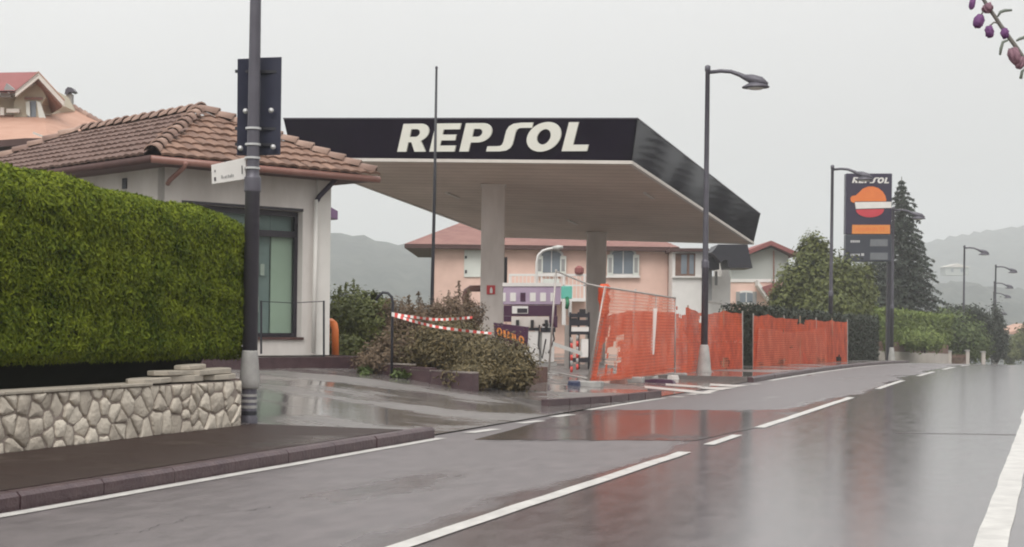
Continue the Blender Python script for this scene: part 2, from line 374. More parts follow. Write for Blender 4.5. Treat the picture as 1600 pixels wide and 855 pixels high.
grid_sheet('ground', gq, gs, terrz, M['terrain'])
rs = [-8, 0, 6, 12, 18, 24, 30, 36]+list(range(39, 160, 3))+[170, 185, 200, 230, 260, 300, 340]
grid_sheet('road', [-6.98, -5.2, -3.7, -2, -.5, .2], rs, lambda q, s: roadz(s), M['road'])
grid_sheet('forecourt', [-26, -20, -16, -14, -13, -12, -11, -10, -9, -8.4, -7.8, -7.3, -6.96], frange(15.6, 70, 30), lambda q, s: terr(q, s)+.004, M['apron'])
# worn patch of smoother asphalt across the near lane
def road_poly(name, px, m, dz):
    b = MB(); P = []
    for (u0, v0), (u1, v1) in zip(px, px[1:]+px[:1]):
        n = max(2, int(abs(u1-u0)/14))
        for k in range(n): P.append(G(u0+(u1-u0)*k/n+random.uniform(-3, 3), v0+(v1-v0)*k/n+random.uniform(-.7, .7), 0)+UP*dz)
    b.poly(P); return struct(b.build(name, m))
road_poly('road_patch', [(742, 688), (1085, 689), (1180, 669), (1250, 648), (1246, 641), (905, 641), (838, 662)], M['patch'], .004)
# near pavement with its kerb
def walk(name, s0, s1, q0, q1, n, h=.13):
    b = MB()
    for s in frange(s0, s1, n):
        for q in (q0, q1): b.v.append(QS(q, s, roadz(s)+h))
    for i in range(n-1): b.f.append([2*i, 2*i+1, 2*i+3, 2*i+2])
    m = len(b.v)
    for k in range(m): b.v.append(b.v[k]-UP*(h+.08))
    for i in range(n-1):
        for e in (0, 1): a = 2*i+e; c = 2*i+2+e; b.f.append([a, c, c+m, a+m])
    for i in (0, n-1): b.f.append([2*i, 2*i+1, 2*i+1+m, 2*i+m])
    return struct(b.build(name, M['walk']))
def kerb(name, s0, s1, step=1.0):
    """kerb stones end to end with fine joints"""
    b = MB(); s = s0
    while s < s1-.05:
        e = min(s+step-.012, s1)
        for (qa, qb, z0, z1, top) in ((-6.97, -6.83, -.05, .125, 0),):
            j = random.uniform(-.006, .006)
            pr = [(qa, z0), (qb, z0), (qb, z1-.03), (qb-.03, z1), (qa, z1)]
            n = len(pr); A = [QS(q+j, s, z+roadz(s)) for q, z in pr]; B2 = [QS(q+j, e, z+roadz(e)) for q, z in pr]
            b.add(A+B2, [list(range(n)), list(range(n, 2*n))]+[(i, (i+1) % n, (i+1) % n+n, i+n) for i in range(n)])
        s += step
    return struct(b.build(name, M['kerb']))
walk('pavement', -8, 16.0, -8.9, -6.975, 8); kerb('kerb', -8, 16.6)
walk('pavement', 36.6, 78, -9.4, -6.975, 24).data.materials[0] = M['apron']; kerb('kerb', 36.6, 78)
# paved tongue between the two entrances: low kerb turning away from the carriageway
tg = [(-7.75, 23.3), (-7.25, 25.2), (-6.98, 27.6), (-7.3, 28.3), (-8.6, 28.2), (-9.0, 24.6)]
b = MB(); b.prism([QS(q, s, -.05) for q, s in tg], .165); struct(b.build('pavement', M['apron']))
b = MB()
for (q0, s0), (q1, s1) in zip(tg[:3], tg[1:4]):
    n = 3
    for i in range(n):
        A = QS(q0, s0).lerp(QS(q1, s1), i/n); B2 = QS(q0, s0).lerp(QS(q1, s1), (i+1)/n-.012)
        d = (B2-A).normalized(); nn = Vector((d.y, -d.x, 0))
        b.box(A-UP*.05+nn*.003, B2-A, nn*.13, UP*.185)
struct(b.build('kerb', M['kerb']))

# ---- painted lines
def line(name, pts, w, dz=.006, wear=True):
    """ribbon along (q,s) points"""
    b = MB(); n = len(pts)
    for i, (q, s) in enumerate(pts):
        j = random.uniform(-.012, .012) if wear else 0
        b.v += [QS(q-w/2+j, s, roadz(s)+dz), QS(q+w/2+j*.5, s, roadz(s)+dz)]
    for i in range(n-1): b.f.append([2*i, 2*i+1, 2*i+3, 2*i+2])
    return struct(b.build(name, M['paint']))
def lane(q, s0, s1, w): 
    n = max(2, int((s1-s0)/.6)); return line('road_line', [(q, s) for s in frange(s0, s1, n)], w)
lane(-6.72, -6, 16.55, .13)
for u0, v0, u1, v1 in ((732, 677, 775, 671), (812, 662, 846, 658), (864, 652, 893, 648)):
    a, c = qs_of(G(u0, v0)), qs_of(G(u1, v1)); line('road_line', [a, c], .16, wear=False)
a, c = qs_of(G(918, 641)), qs_of(G(1038, 622)); line('road_line', [a, c], .15, wear=False)
for u0, v0, u1, v1 in ((1052, 621, 1064, 620), (1077, 617, 1093, 615), (1102, 614, 1116, 610), (1122, 609, 1144, 606), (1150, 604, 1164, 602), (1174, 601, 1184, 600)):
    a, c = qs_of(G(u0, v0)), qs_of(G(u1, v1)); line('road_line', [a, c], .22, wear=False)
lane(-6.68, 38.0, 120, .16)
b = MB(); b.poly([G(1398, 677, 0)+UP*.005, G(1592, 680, 0)+UP*.005, G(1592, 679.3, 0)+UP*.005, G(1398, 676.5, 0)+UP*.005]); struct(b.build('road_joint', M['kerb']))
# cracks and a sealed seam in the carriageway
def crack(u0, v0, u1, v1, n, w, jit):
    b = MB(); A, C = G(u0, v0), G(u1, v1); t = (C-A).normalized(); nn = Vector((-t.y, t.x, 0)); off = 0
    for k in range(n+1):
        off = off*.7+random.gauss(0, jit); p = A.lerp(C, k/n)+nn*off+UP*.0035; ww = w*random.uniform(.3, 1)
        b.v += [p-nn*ww, p+nn*ww]
    for k in range(n): b.f.append([2*k, 2*k+1, 2*k+3, 2*k+2])
    struct(b.build('road_crack', M['rubber']))
for a_ in ((150, 838, 420, 792, 34, .004, .03), (760, 690, 930, 690, 24, .012, .01), (950, 668, 1110, 640, 30, .008, .03)):
    crack(*a_)
# hatched box of the second entrance
for pts in ([(1006, 604.5), (1080, 609), (1115, 613), (1098, 614), (1050, 610), (1008, 607.5)], [(1085, 604), (1150, 604), (1128, 608), (1100, 607)], [(1110, 599), (1168, 601), (1150, 603.5), (1108, 602)], [(1040, 600), (1100, 603), (1085, 605), (1040, 603)]):
    b = MB(); P = []
    for u, v in pts:
        p = G(u, v, 0.03); q, s = qs_of(p); P.append(QS(q, s, terr(q, s)+.010))
    b.poly(P); struct(b.build('road_line', M['paint']))
for s0, s1 in ((-3, 2.2), (5.4, 16.0), (20.3, 30.0), (34.5, 40.5), (45, 51), (55.5, 61.5), (66, 72), (77, 83)):
    lane(-3.7, s0, s1, .14)
for s0, s1 in ((17.1, 18.8),): lane(-3.7, s0, s1, .13)
line('road_line', [(-.37+random.uniform(-.006, .006), s) for s in frange(-6, 24, 60)] + [(-.4, s) for s in frange(24.5, 110, 60)], .2, wear=False)
# gravelly verge and its grass on the camera's side of the road
grid_sheet('verge', [.16, .5, 1.2, 3, 6], frange(-6, 90, 50), lambda q, s: roadz(s)+.01+.02*math.sin(s*3.1+q*5)*(q > .3), M['soil'])
P = []; 
for i in range(5200):
    s = random.uniform(3, 60); q = .12+abs(random.gauss(0, 1))*.9
    P.append(QS(q, s, roadz(s)+random.uniform(.0, .05)))
def blades(name, pts, h, m, w=.012):
    b = MB()
    for p in pts:
        a = random.uniform(0, 6.28); hh = h*random.uniform(.5, 1.4); dx = Vector((math.cos(a), math.sin(a), 0))
        lean = Vector((random.uniform(-.5, .5), random.uniform(-.5, .5), 0))*hh
        b.add([p-dx*w, p+dx*w, p+lean*.4+UP*hh*.6+dx*w*.6, p+lean+UP*hh], [(0, 1, 2), (0, 2, 3)])
    return b.build(name, m)
g = blades('grass', P, .11, M['grass']); tag(g, 'short tufts of grass along the edge of the road', 'grass', kind='stuff')

# hills
def hill(name, prof, d0, d1, rough):
    """ridge line given as (pixel x, pixel y, distance); slopes fall toward the viewer and behind"""
    b = MB(); n = len(prof); rows = 14
    for j in range(rows+1):
        t = j/rows
        for i, (u, v) in enumerate(prof):
            d = d1+(d0-d1)*abs(t)
            top = W(u, v, d1); base = -20
            f = 1-t
            z = base+(top.z-base)*(f**.85) + (rough*math.sin(i*2.3+j*1.7)*math.sin(i*.9-j) if 0 < j < rows else rough*.35*math.sin(i*3.3))
            xx = (u-CX)/F*d1*(1 if True else 0)
            b.v.append(Vector((xx*(d/d1)**.3, d, z)))
    for j in range(rows):
        for i in range(n-1): b.f.append([j*n+i, j*n+i+1, (j+1)*n+i+1, (j+1)*n+i])
    # back slope
    o = len(b.v)
    for i, (u, v) in enumerate(prof): b.v.append(Vector(((u-CX)/F*d1*1.2, d1*1.25, -20)))
    for i in range(n-1): b.f.append([i, i+1, o+i+1, o+i])
    return struct(b.build(name, M['hill'], smooth=True))
def interp(pts, n):
    out = []
    for k in range(n):
        u = pts[0][0]+(pts[-1][0]-pts[0][0])*k/(n-1)
        for (u0, v0), (u1, v1) in zip(pts, pts[1:]):
            if u0 <= u <= u1: out.append((u, v0+(v1-v0)*(u-u0)/(u1-u0)+random.uniform(-2.2, 2.2))); break
    return out
hill('hill', interp([(-900, 330), (-300, 350), (100, 352), (400, 360), (520, 366), (560, 368), (600, 378), (660, 384), (760, 400), (900, 440), (1050, 490)], 110), 430, 820, 3)
hill('hill', interp([(1000, 470), (1200, 420), (1330, 396), (1430, 384), (1470, 372), (1530, 362), (1600, 353), (1720, 340), (1900, 380), (2050, 470)], 110), 800, 1500, 4)
hill('hill', interp([(1150, 500), (1350, 470), (1440, 446), (1500, 440), (1560, 452), (1640, 452), (1740, 450), (1900, 470), (2000, 490)], 90), 420, 760, 2.5)

# ================================================================ STONE WALL + HEDGE
Q0 = -8.87
def clip(poly, p, n):
    out = []
    for i in range(len(poly)):
        a, c = poly[i], poly[(i+1) % len(poly)]
        da = (a[0]-p[0])*n[0]+(a[1]-p[1])*n[1]; dc = (c[0]-p[0])*n[0]+(c[1]-p[1])*n[1]
        if da <= 0: out.append(a)
        if da*dc < 0: t = da/(da-dc); out.append((a[0]+(c[0]-a[0])*t, a[1]+(c[1]-a[1])*t))
    return out
wall = thing('stone_wall', 'low rubble stone wall under the clipped hedge beside the pavement', 'wall', QS(Q0, 12, .13))
S0, S1, ZB, ZT = 6.0, 15.72, .10, .655
b = MB(); b.box(QS(Q0-.32, S0, ZB), TQ*.30, TS*(S1-S0), UP*(ZT-ZB-.005)); b.build('mortar_core', M['mortar'], wall)
cells = []; nx = int((S1-S0)/.17); 
for r in range(4):
    for i in range(nx): cells.append((S0+(i+.5+.5*(r % 2)+random.uniform(-.62, .62))*(S1-S0)/nx, ZB+(r+.5+random.uniform(-.5, .5))*(ZT-ZB)/4))
cells = [c for c in cells if random.random() > .22]
b = MB()
for i, c in enumerate(cells):
    poly = [(c[0]-.4, ZB), (c[0]+.4, ZB), (c[0]+.4, ZT), (c[0]-.4, ZT)]
    poly = [(min(max(x, S0), S1), y) for x, y in poly]
    for k, e in enumerate(cells):
        if k != i and abs(e[0]-c[0]) < .9:
            mid = ((c[0]+e[0])/2, (c[1]+e[1])/2); poly = clip(poly, mid, (e[0]-c[0], e[1]-c[1]))
            if len(poly) < 3: break
    if len(poly) < 3: continue
    cx = sum(p[0] for p in poly)/len(poly); cz = sum(p[1] for p in poly)/len(poly)
    # soften corners, leave a mortar gap
    P2 = []
    for a, bb in zip(poly, poly[1:]+poly[:1]):
        for t in (.09, .36, .64, .91): P2.append((a[0]+(bb[0]-a[0])*t+random.uniform(-.007, .007), a[1]+(bb[1]-a[1])*t+random.uniform(-.006, .006)))
    sz = max(.05, min(max(p[0] for p in poly)-min(p[0] for p in poly), max(p[1] for p in poly)-min(p[1] for p in poly)))
    sc = max(.6, 1-.0135/sz*2)
    pr = .008+random.uniform(0, .022); tx, tz = random.uniform(-.09, .09), random.uniform(-.09, .09)
    ring = lambda f, dq: [QS(Q0-.02+dq+((x-cx)*tx+(z-cz)*tz)*f, cx+(x-cx)*sc*f, cz+(z-cz)*sc*f) for x, z in P2]
    n = len(P2); A = ring(1, -.03); Bq = ring(1, pr*.5); C = ring(.88, pr*.95); D = [QS(Q0-.02+pr*1.12, cx, cz)]
    b.add(A+Bq+C+D, [(k, (k+1) % n, (k+1) % n+n, k+n) for k in range(n)]+[(k+n, (k+1) % n+n, (k+1) % n+2*n, k+2*n) for k in range(n)]+[(k+2*n, (k+1) % n+2*n, 3*n) for k in range(n)])
b.build('rubble_stones', M['stone'], wall, smooth=True)
# cap stones
b = MB()
s = S0
while s < 13.8:
    l = random.uniform(.35, .6); b.cbox(QS(Q0-.13, s+l/2, ZT+.012), .30, l-.015, .03, TQ, TS); s += l
b.build('coping', M['flag'], wall, bevel=.006)
def slab(b, q, s, z, lq, ls, h, rot):
    pts = []; n = 9
    for k in range(n):
        a = 2*math.pi*k/n; r = random.uniform(.85, 1.1); x = math.cos(a)*lq/2*r; y = math.sin(a)*ls/2*r
        x = max(-lq*.46, min(lq*.46, x)); pts.append(QS(q+x, s+y, z+rot*y))
    b.prism(pts, h)
for q, s, z, lq, ls, h, rot in ((-9.0, 13.95, .672, .34, .8, .055, .01), (-9.02, 14.65, .668, .34, .85, .07, .0), (-9.0, 15.35, .67, .33, .75, .06, .01), (-9.03, 14.45, .742, .3, .75, .05, -.01), (-9.02, 15.15, .735, .32, 1.0, .06, .01), (-9.05, 14.85, .80, .28, .5, .045, .03)):
    b = MB(); slab(b, q, s, z, lq, ls, h, rot); o = b.build('loose_slab', M['flag'], None, loc=QS(q, s, z), bevel=.008)
    tag(o, 'loose grey flagstone lying in the pile on the end of the stone wall', 'flagstone', 'loose flagstones on the end of the stone wall')
# planting bed behind the wall
b = MB(); b.prism([QS(Q0-.31, S0, .1), QS(Q0-.31, 15.7, .1), QS(-9.4, 16.6, .1), QS(-12.2, 16.6, .1), QS(-12.2, S0, .1)], .53); struct(b.build('garden_bed', M['soil']))
# hedge
hd = thing('hedge', 'long clipped bright green hedge rising behind the stone wall', 'hedge', QS(-9.8, 11, .63))
hz0, hz1 = .90, 2.62
HT = lambda s: 2.84-(s-11.4)*.040+.015*math.sin(s*2.1)+.012*math.sin(s*5.3+1)
def hedge_prof(f, s):
    """clipped cross-section: f 0..1 runs up the street face, over the rounded shoulder and back across the top"""
    top = HT(s)
    if f < .60: t = f/.60; z = hz0+(top-.42-hz0)*t; return -9.12-.16*max(0, (.12-t)/.12)**2, z, Vector((.97, 0, .12))
    if f < .82: a = (f-.60)/.22*math.pi/2; return -9.12-.62*(1-math.cos(a)), top-.42+.42*math.sin(a), Vector((math.cos(a)+.1, 0, math.sin(a)+.1))
    t = (f-.82)/.18; return -9.74-t*1.3, top, Vector((0, 0, 1))
b = MB(); st_ = frange(5.6, 16.3, 24); pf = frange(0, 1, 22)
for s in st_:
    for f in pf:
        q, z, nn = hedge_prof(f, s); b.v.append(QS(q-.10*nn.x, s, z-.10*nn.z))
    b.v.append(QS(-11.0, s, hz0)); b.v.append(QS(-9.9, s, .62)); b.v.append(QS(-9.7, s, hz0+.05))  # dark core carried down to the soil in place of shade underneath
m_ = len(pf)+3
for i in range(len(st_)-1):
    for k in range(m_): b.f.append([i*m_+k, i*m_+(k+1) % m_, (i+1)*m_+(k+1) % m_, (i+1)*m_+k])
b.f.append(list(range(m_))); b.f.append([(len(st_)-1)*m_+k for k in range(m_)])
b.build('shade_core', M['hedge_core'], hd)
n = 190000; P = np.zeros((n, 3)); Nn = np.zeros((n, 3)); r1, r2, r3 = RNG.uniform(0, 1, n), RNG.uniform(0, 1, n), RNG.normal(0, 1, n)
for i in range(n):
    if r1[i] < .9:
        s = 5.4+11.0*r2[i]; q, z, nn = hedge_prof(RNG.uniform(0, 1), s)
        dep = -abs(r3[i])*.045+.022*math.sin(s*2.6+z*3)*math.sin(z*4-s*1.9)+.02*math.sin(s*9+z*6)*math.sin(z*11-s*7)+.012
        p = QS(q+nn.x*dep, s, z+nn.z*dep)
    else:
        s = 16.4+.04*r3[i]; f = RNG.uniform(0, .9); q, z, nn = hedge_prof(f, s); q = q-(q+11)*r2[i]; p = QS(q, s, z-.03); nn = Vector((0, 1, .2))
    P[i] = p; Nn[i] = TQ*nn.x+TS*nn.y+UP*nn.z
leaf_mesh('foliage', P, Nn, .058, .32, M['hedge'], hd, jitter=.55, drop=-1.3)
b = MB()
for s in frange(5.8, 15.6, 22):
    q = -10+random.uniform(-.25, .15); b.tube([QS(q, s, .55), QS(q+.03, s+random.uniform(-.1, .1), 1.0), QS(q, s, 1.7)], [.045, .04, .02], 6)
b.build('stems', M['bark'], hd, smooth=True)

# ================================================================ STREET LAMPS
LAMP_H = 8.0
def make_lamp():
    root = thing('street_lamp', 'lamp', 'street lamp', (0, 0, 0), 'street lamps along the pavement')
    b = MB(); b.lathe((0, 0, 0), [(.20, -.3), (.20, 0), (.185, .05), (.155, .35), (.115, .66), (.085, .70)], 18); b.build('concrete_base', M['cone'], root, smooth=True)
    b = MB(); b.lathe((0, 0, 0), [(.09, .65), (.089, 2.70), (.101, 2.71), (.101, 2.72), (.101, 2.87), (.099, 2.88), (.078, 2.90), (.077, 2.95), (.066, 5.2), (.06, 7.86), (.075, 7.87), (.075, 8.0), (.03, 8.03)], 14); b.build('pole', M['pole'], root, smooth=True)
    b = MB(); path = [(0.05, 0, 7.84), (.35, 0, 7.86), (.62, 0, 7.83), (.85, 0, 7.74), (1.0, 0, 7.66), (1.12, 0, 7.6)]
    b.tube(path, [.05, .05, .052, .06, .075, .085], 10); b.build('arm', M['pole'], root, smooth=True)
    b = MB(); b.tube([(.92, 0, 7.70), (1.15, 0, 7.62), (1.4, 0, 7.53), (1.58, 0, 7.46)], [.05, .125, .14, .05], 12)
    b.tube([(1.22, 0, 7.38), (1.22, 0, 7.41), (1.22, 0, 7.52)], [.26, .27, .12], 16)
    for i in range(len(b.v)):
        if i >= 48: b.v[i].x = 1.22+(b.v[i].x-1.22)*1.35+.05
    hd_ = b.build('luminaire', M['pole'], root, smooth=True)
    b = MB(); b.tube([(1.27, 0, 7.345), (1.27, 0, 7.378)], [.17, .22], 16); b.build('diffuser', M['lampglass'], hd_, smooth=True)
    return root
lamp0 = make_lamp(); first = [True]
def place_lamp(base, rz, label, tilt=0.):
    o = lamp0 if first[0] else copy_tree(lamp0); first[0] = False
    o.location = base; o.rotation_euler = (0, tilt, rz); o['label'] = label; return o
ARM = math.atan2(TQ.y, TQ.x)
L1 = W(389, 655, 18.3); L2 = W(1100, 580, 40.3); L3 = W(1297, 567, 62.3)
place_lamp(L1, ARM, 'nearest grey lamp post at the end of the stone wall, carrying the signs', .004)
place_lamp(L2, ARM, 'dark grey curved arm street lamp in front of the orange netting by the canopy', 0)
place_lamp(L3, ARM, 'dark grey street lamp by the netting end with its head over the price sign', 0)
def lamp_at(u, v, dz=.1):
    lo, hi = 40, 320
    for _ in range(60):
        d = (lo+hi)/2; p = W(u, v, d); z = p.z-LAMP_H; q, s = qs_of(p)
        if z > roadz(s)+dz: hi = d       # too high at this distance means nearer
        else: lo = d
        # height of the base above the road grows with distance while the target is above eye level
    return d
for u, v, d, lab in ((1396, 324, 79, 'street lamp standing directly in front of the right edge of the price sign'),
                     (1507, 384, 112, 'street lamp rising clear above the bushes beyond the spruce'),
                     (1556, 414, 138, 'far street lamp topmost of those bunched at the bend of the road'),
                     (1554, 440, 158, 'second highest lamp of the far bunch behind the dark cypress'),
                     (1553, 456, 178, 'third lamp down of the far bunch over the road'),
                     (1551, 484, 208, 'farthest lowest street lamp nearly hidden by the cypress')):
    p = W(u, v, lamp_at(u, v)); place_lamp(p-UP*LAMP_H, ARM+.1, lab)
# the nearest post stands on a slimmer footing: dark banded sleeve with a pale collar above it
lm = lamp0
for ch in list(lm.children):
    if ch.name.startswith('concrete_base'): bpy.data.objects.remove(ch)
b = MB(); b.lathe((0, 0, 0), [(.105, -.3), (.103, .02), (.09, .04), (.088, .38), (.09, .40)], 18); b.build('foot_sleeve', M['pole'], lm, smooth=True, local=True)
b = MB(); b.lathe((0, 0, 0), [(.095, .36), (.118, .39), (.118, .48), (.106, .66), (.094, .80), (.0895, .82)], 18); b.build('pale_collar', M['cone'], lm, smooth=True, local=True)
for z0, z1, mm in ((.13, .165, 'cone'), (.20, .235, 'cone'), (.27, .30, 'cone'), (.05, .10, 'dark')):
    b = MB(); b.lathe((0, 0, 0), [(.0925, z0), (.0925, z1)], 18); b.build('sleeve_band', M[mm], lm, local=True)
# sign boards hung on the nearest pole
D1 = 18.3
bs = thing('sign_board', 'tall dark back of a traffic sign clamped high on the nearest lamp post', 'road sign', W(405, 245, D1+.13))
def panel(b, px, d, thick=.02, dd=None):
    ds = dd or [d]*len(px)
    P = [W(u, v, x) for (u, v), x in zip(px, ds)]; b.prism(P, Vector((0, thick, 0)))
b = MB(); panel(b, [(370, 243), (399, 243), (399, 91), (371, 92)], 0, dd=[18.40, 18.50, 18.50, 18.40]); b.build('panel', M['signback'], bs, bevel=.006)
b = MB(); panel(b, [(404, 243), (438, 242), (440, 89), (405, 90)], 0, dd=[18.50, 18.43, 18.43, 18.50]); b.build('panel', M['signback'], bs, bevel=.006)
for v in (112, 201, 226):
    b = MB(); c = W(400, v, 18.46); b.cbox(c, .5, .03, .035); b.build('clamp_rail', M['dark'], bs)
for u, v in ((384, 174), (424, 173), (376, 232), (427, 230)):
    b = MB(); c = W(u, v, 18.40); b.tube([c, c-Vector((0, .03, 0))], .032, 8); b.build('bolt', M['screw'], bs, smooth=True)
for v in (201, 226, 247, 263): 
    b = MB(); c = W(396-(v-200)*.03, v, D1); b.tube([c-UP*.012, c+UP*.012], .094, 14); b.build('steel_strap', M['screw'], bs)
ds = thing('direction_sign', 'small white direction plate with dark icons sticking out left of the pole', 'direction sign', W(357, 270, 18.3))
A = [W(331, 288, 18.05), W(384, 280, 18.28), W(384, 246, 18.28), W(330, 258, 18.05)]
b = MB(); b.prism(A, Vector((.004, .022, 0))); b.build('plate', M['white'], ds, bevel=.004)
ex = (A[1]-A[0]); ez = (A[3]-A[0]); en = ex.cross(ez).normalized()
if en.y > 0: en = -en
def onplate(x, y): return A[0]+ex*x+ez*y+en*.006
for y0, y1, x0, x1 in ((.14, .34, .07, .12), (.60, .72, .085, .115), (.3, .74, .88, .91)):
    b = MB(); b.poly([onplate(x0, y0), onplate(x1, y0), onplate(x1, y1), onplate(x0, y1)]); b.build('icon', M['frame'], ds)
b = MB()
for k_, (hh_, ww_) in enumerate(((.17, .03), (.10, .018), (.10, .04), (.13, .018), (.15, .03), (.10, .04), (.16, .03), (.13, .03))):
    x0 = .28+k_*.047; b.poly([onplate(x0, .22), onplate(x0+ww_, .22), onplate(x0+ww_, .22+hh_), onplate(x0, .22+hh_)])
b.build('lettering', M['shutter_grey'], ds)
# ---------------------------------------------------------------- lettering helpers
def curve_mesh(splines, extrude):
    cu = bpy.data.curves.new('tmp', 'CURVE'); cu.dimensions = '2D'; cu.fill_mode = 'BOTH'; cu.extrude = extrude
    for pts in splines:
        sp = cu.splines.new('POLY'); sp.points.add(len(pts)-1); sp.use_cyclic_u = True
        for p, (x, y) in zip(sp.points, pts): p.co = (x, y, 0, 1)
    return _to_mesh(cu)
def text_mesh(body, extrude=.01, shear=0., offset=0.):
    cu = bpy.data.curves.new('tmp', 'FONT'); cu.body = body; cu.extrude = extrude; cu.shear = shear; cu.offset = offset; cu.align_x = 'LEFT'
    return _to_mesh(cu)
def _to_mesh(cu):
    o = bpy.data.objects.new('tmp', cu); COL.objects.link(o)
    dg = bpy.context.evaluated_depsgraph_get(); dg.update()
    me = bpy.data.meshes.new_from_object(o.evaluated_get(dg))
    vs = [v.co.copy() for v in me.vertices]; fs = [list(p.vertices) for p in me.polygons]
    bpy.data.objects.remove(o); bpy.data.meshes.remove(me); bpy.data.curves.remove(cu)
    return vs, fs
def fit(vs, x0, x1, y0, y1):
    xs = [v.x for v in vs]; ys = [v.y for v in vs]; a, c, e, g = min(xs), max(xs), min(ys), max(ys)
    return [Vector((x0+(v.x-a)/(c-a)*(x1-x0), y0+(v.y-e)/(g-e)*(y1-y0), v.z)) for v in vs]
def onto(vs, O, ux, uy, un): return [O+ux*v.x+uy*v.y+un*v.z for v in vs]
def writing(name, body, root, O, ux, uy, un, w, h, m, ext=.006, shear=0., offset=0.):
    vs, fs = text_mesh(body, ext, shear, offset); vs = fit(vs, 0, w, 0, h)
    b = MB(); b.add(onto(vs, O, ux, uy, un), fs); return b.build(name, m, root)
def ell(cx, cy, rx, ry, n=32, a0=0, a1=6.2832, closed=True):
    k = n if closed else n+1
    return [(cx+rx*math.cos(a0+(a1-a0)*i/n), cy+ry*math.sin(a0+(a1-a0)*i/n)) for i in range(k)]
def letters_brand():
    """heavy slanted capitals; each glyph as closed outlines in a unit-high box"""
    g = {}
    bowl = lambda cx, cy, rx, ry, n=14: ell(cx, cy, rx, ry, n, -math.pi/2, math.pi/2, False)
    g['R'] = ([[(0, 0), (.27, 0), (.27, .34), (.36, .34), (.52, 0), (.84, 0), (.63, .385)] + [p for p in ell(.5, .685, .31, .315, 14, -1.0, math.pi/2, False)] + [(0, 1)],
               [(.27, .53), (.27, .81)] + ell(.43, .67, .12, .14, 10, math.pi/2, -math.pi/2, False)], .86)
    g['E'] = ([[(0, 0), (.74, 0), (.74, .21), (.27, .21), (.27, .40), (.68, .40), (.68, .60), (.27, .60), (.27, .79), (.74, .79), (.74, 1), (0, 1)]], .78)
    g['P'] = ([[(0, 0), (.27, 0), (.27, .32), (.47, .32)] + ell(.47, .66, .34, .34, 16, -math.pi/2, math.pi/2, False) + [(0, 1)],
               [(.27, .52), (.27, .80)] + ell(.42, .66, .12, .14, 10, math.pi/2, -math.pi/2, False)], .80)
    g['S'] = ([[(-.12, 0), (.28, 0), (.44, .03), (.54, .11), (.585, .24), (.59, .40), (.59, .66), (.61, .76), (.66, .81), (.76, .82), (1.02, .82), (1.02, 1), (.66, 1), (.47, .97), (.36, .88), (.315, .74), (.31, .58), (.31, .34), (.29, .24), (.24, .19), (.14, .18), (-.12, .18)]], .86)
    g['O'] = ([ell(.46, .5, .47, .515, 36), ell(.46, .5, .19, .27, 28)], .96)
    g['L'] = ([[(0, 0), (.70, 0), (.70, .22), (.27, .22), (.27, 1), (0, 1)]], .72)
    return g
def brand_word(gap=.1, shear=.24, ext=.03):
    g = letters_brand(); x = 0; V = []; Fc = []; out = []
    for ch in 'REPSOL':
        sp, w = g[ch]
        vs, fs = curve_mesh([[(px+x+py*shear, py) for px, py in s] for s in sp], ext)
        out.append((vs, fs)); x += w+gap
    allx = [v.x for vs, fs in out for v in vs]; return out, min(allx), max(allx)

# ================================================================ SHOP
D_ = Vector((.735, .678, 0)); E_ = Vector((-.678, .735, 0))          # along the two visible faces
C0 = Vector((-6.29, 26.7, 4.22)); LA, LB = 4.84, 10.0
shop = thing('station_shop', 'small white petrol station shop with brown tiled hip roof and big dark window', 'shop', C0+D_*2.4+E_*2-UP*3.6)
ap = C0+D_*LA/2+E_*LA/2; APZ = 5.42
A_ = Vector((ap.x, ap.y, APZ)); R_ = A_+E_*(LB-LA)
C1 = C0+D_*LA; C2 = C0+E_*LB; C3 = C1+E_*LB
# roof deck under the tiles
b = MB(); dz = UP*-.09
vs = [C0, C1, C3, C2, A_, R_]
b.add([p+dz for p in vs], [(0, 1, 4), (1, 2, 5, 4), (2, 3, 5), (3, 0, 4, 5)]); b.add([p+dz*1.6 for p in vs[:4]], [(0, 1, 2, 3)])
roof = b.build('roof_deck', M['eave'], shop)
def tile_face(b, O, ux, L, up, Hs, inside, tw, tl, n=5):
    """barrel pantiles in courses; inside(x, y) keeps tiles on the face; up = unit slope direction"""
    nrm = ux.cross(up).normalized()
    if nrm.z < 0: nrm = -nrm
    y = -.04
    while y < Hs:
        x = -tw*.5+random.uniform(-.01, .01)
        while x < L+tw:
            if inside(x+tw/2, y+tl*.35):
                jz = random.uniform(-.006, .008); jr = random.uniform(-.012, .012)
                vs = []
                for (yy, lift) in ((y-.05, .058), (y+tl+.04, .012)):
                    for k in range(n+1):
                        a = math.pi*k/n; xx = x+tw*k/n
                        hgt = math.sin(a)*.024+lift+jz
                        vs.append(O+ux*(xx+jr*(yy-y))+up*yy+nrm*hgt)
                for k in range(n+1): vs.append(vs[k]-nrm*.045)
                fs = [(k, k+1, n+1+k+1, n+1+k) for k in range(n)]+[(k, 2*(n+1)+k, 2*(n+1)+k+1, k+1) for k in range(n)]
                b.add(vs, fs)
            x += tw
        y += tl
upR = (A_-(C0+D_*LA/2)).normalized(); hR = (A_-(C0+D_*LA/2)).length
b = MB(); tile_face(b, C0, D_, LA, upR, hR, lambda x, y: abs(x-LA/2) < LA/2*(1-y/hR)+.06, .24, .345)
b.build('roof_tiles', M['tile'], shop)
mL = C0+E_*(LA/2); upL = (A_-mL).normalized(); hL = (A_-mL).length
b = MB(); tile_face(b, C0, E_, LB, upL, hL, lambda x, y: x > y/hL*LA/2-.06 and x < LB-y/hL*LA/2+.06, .24, .345, 4)
b.build('roof_tiles', M['tile_dark'], shop)
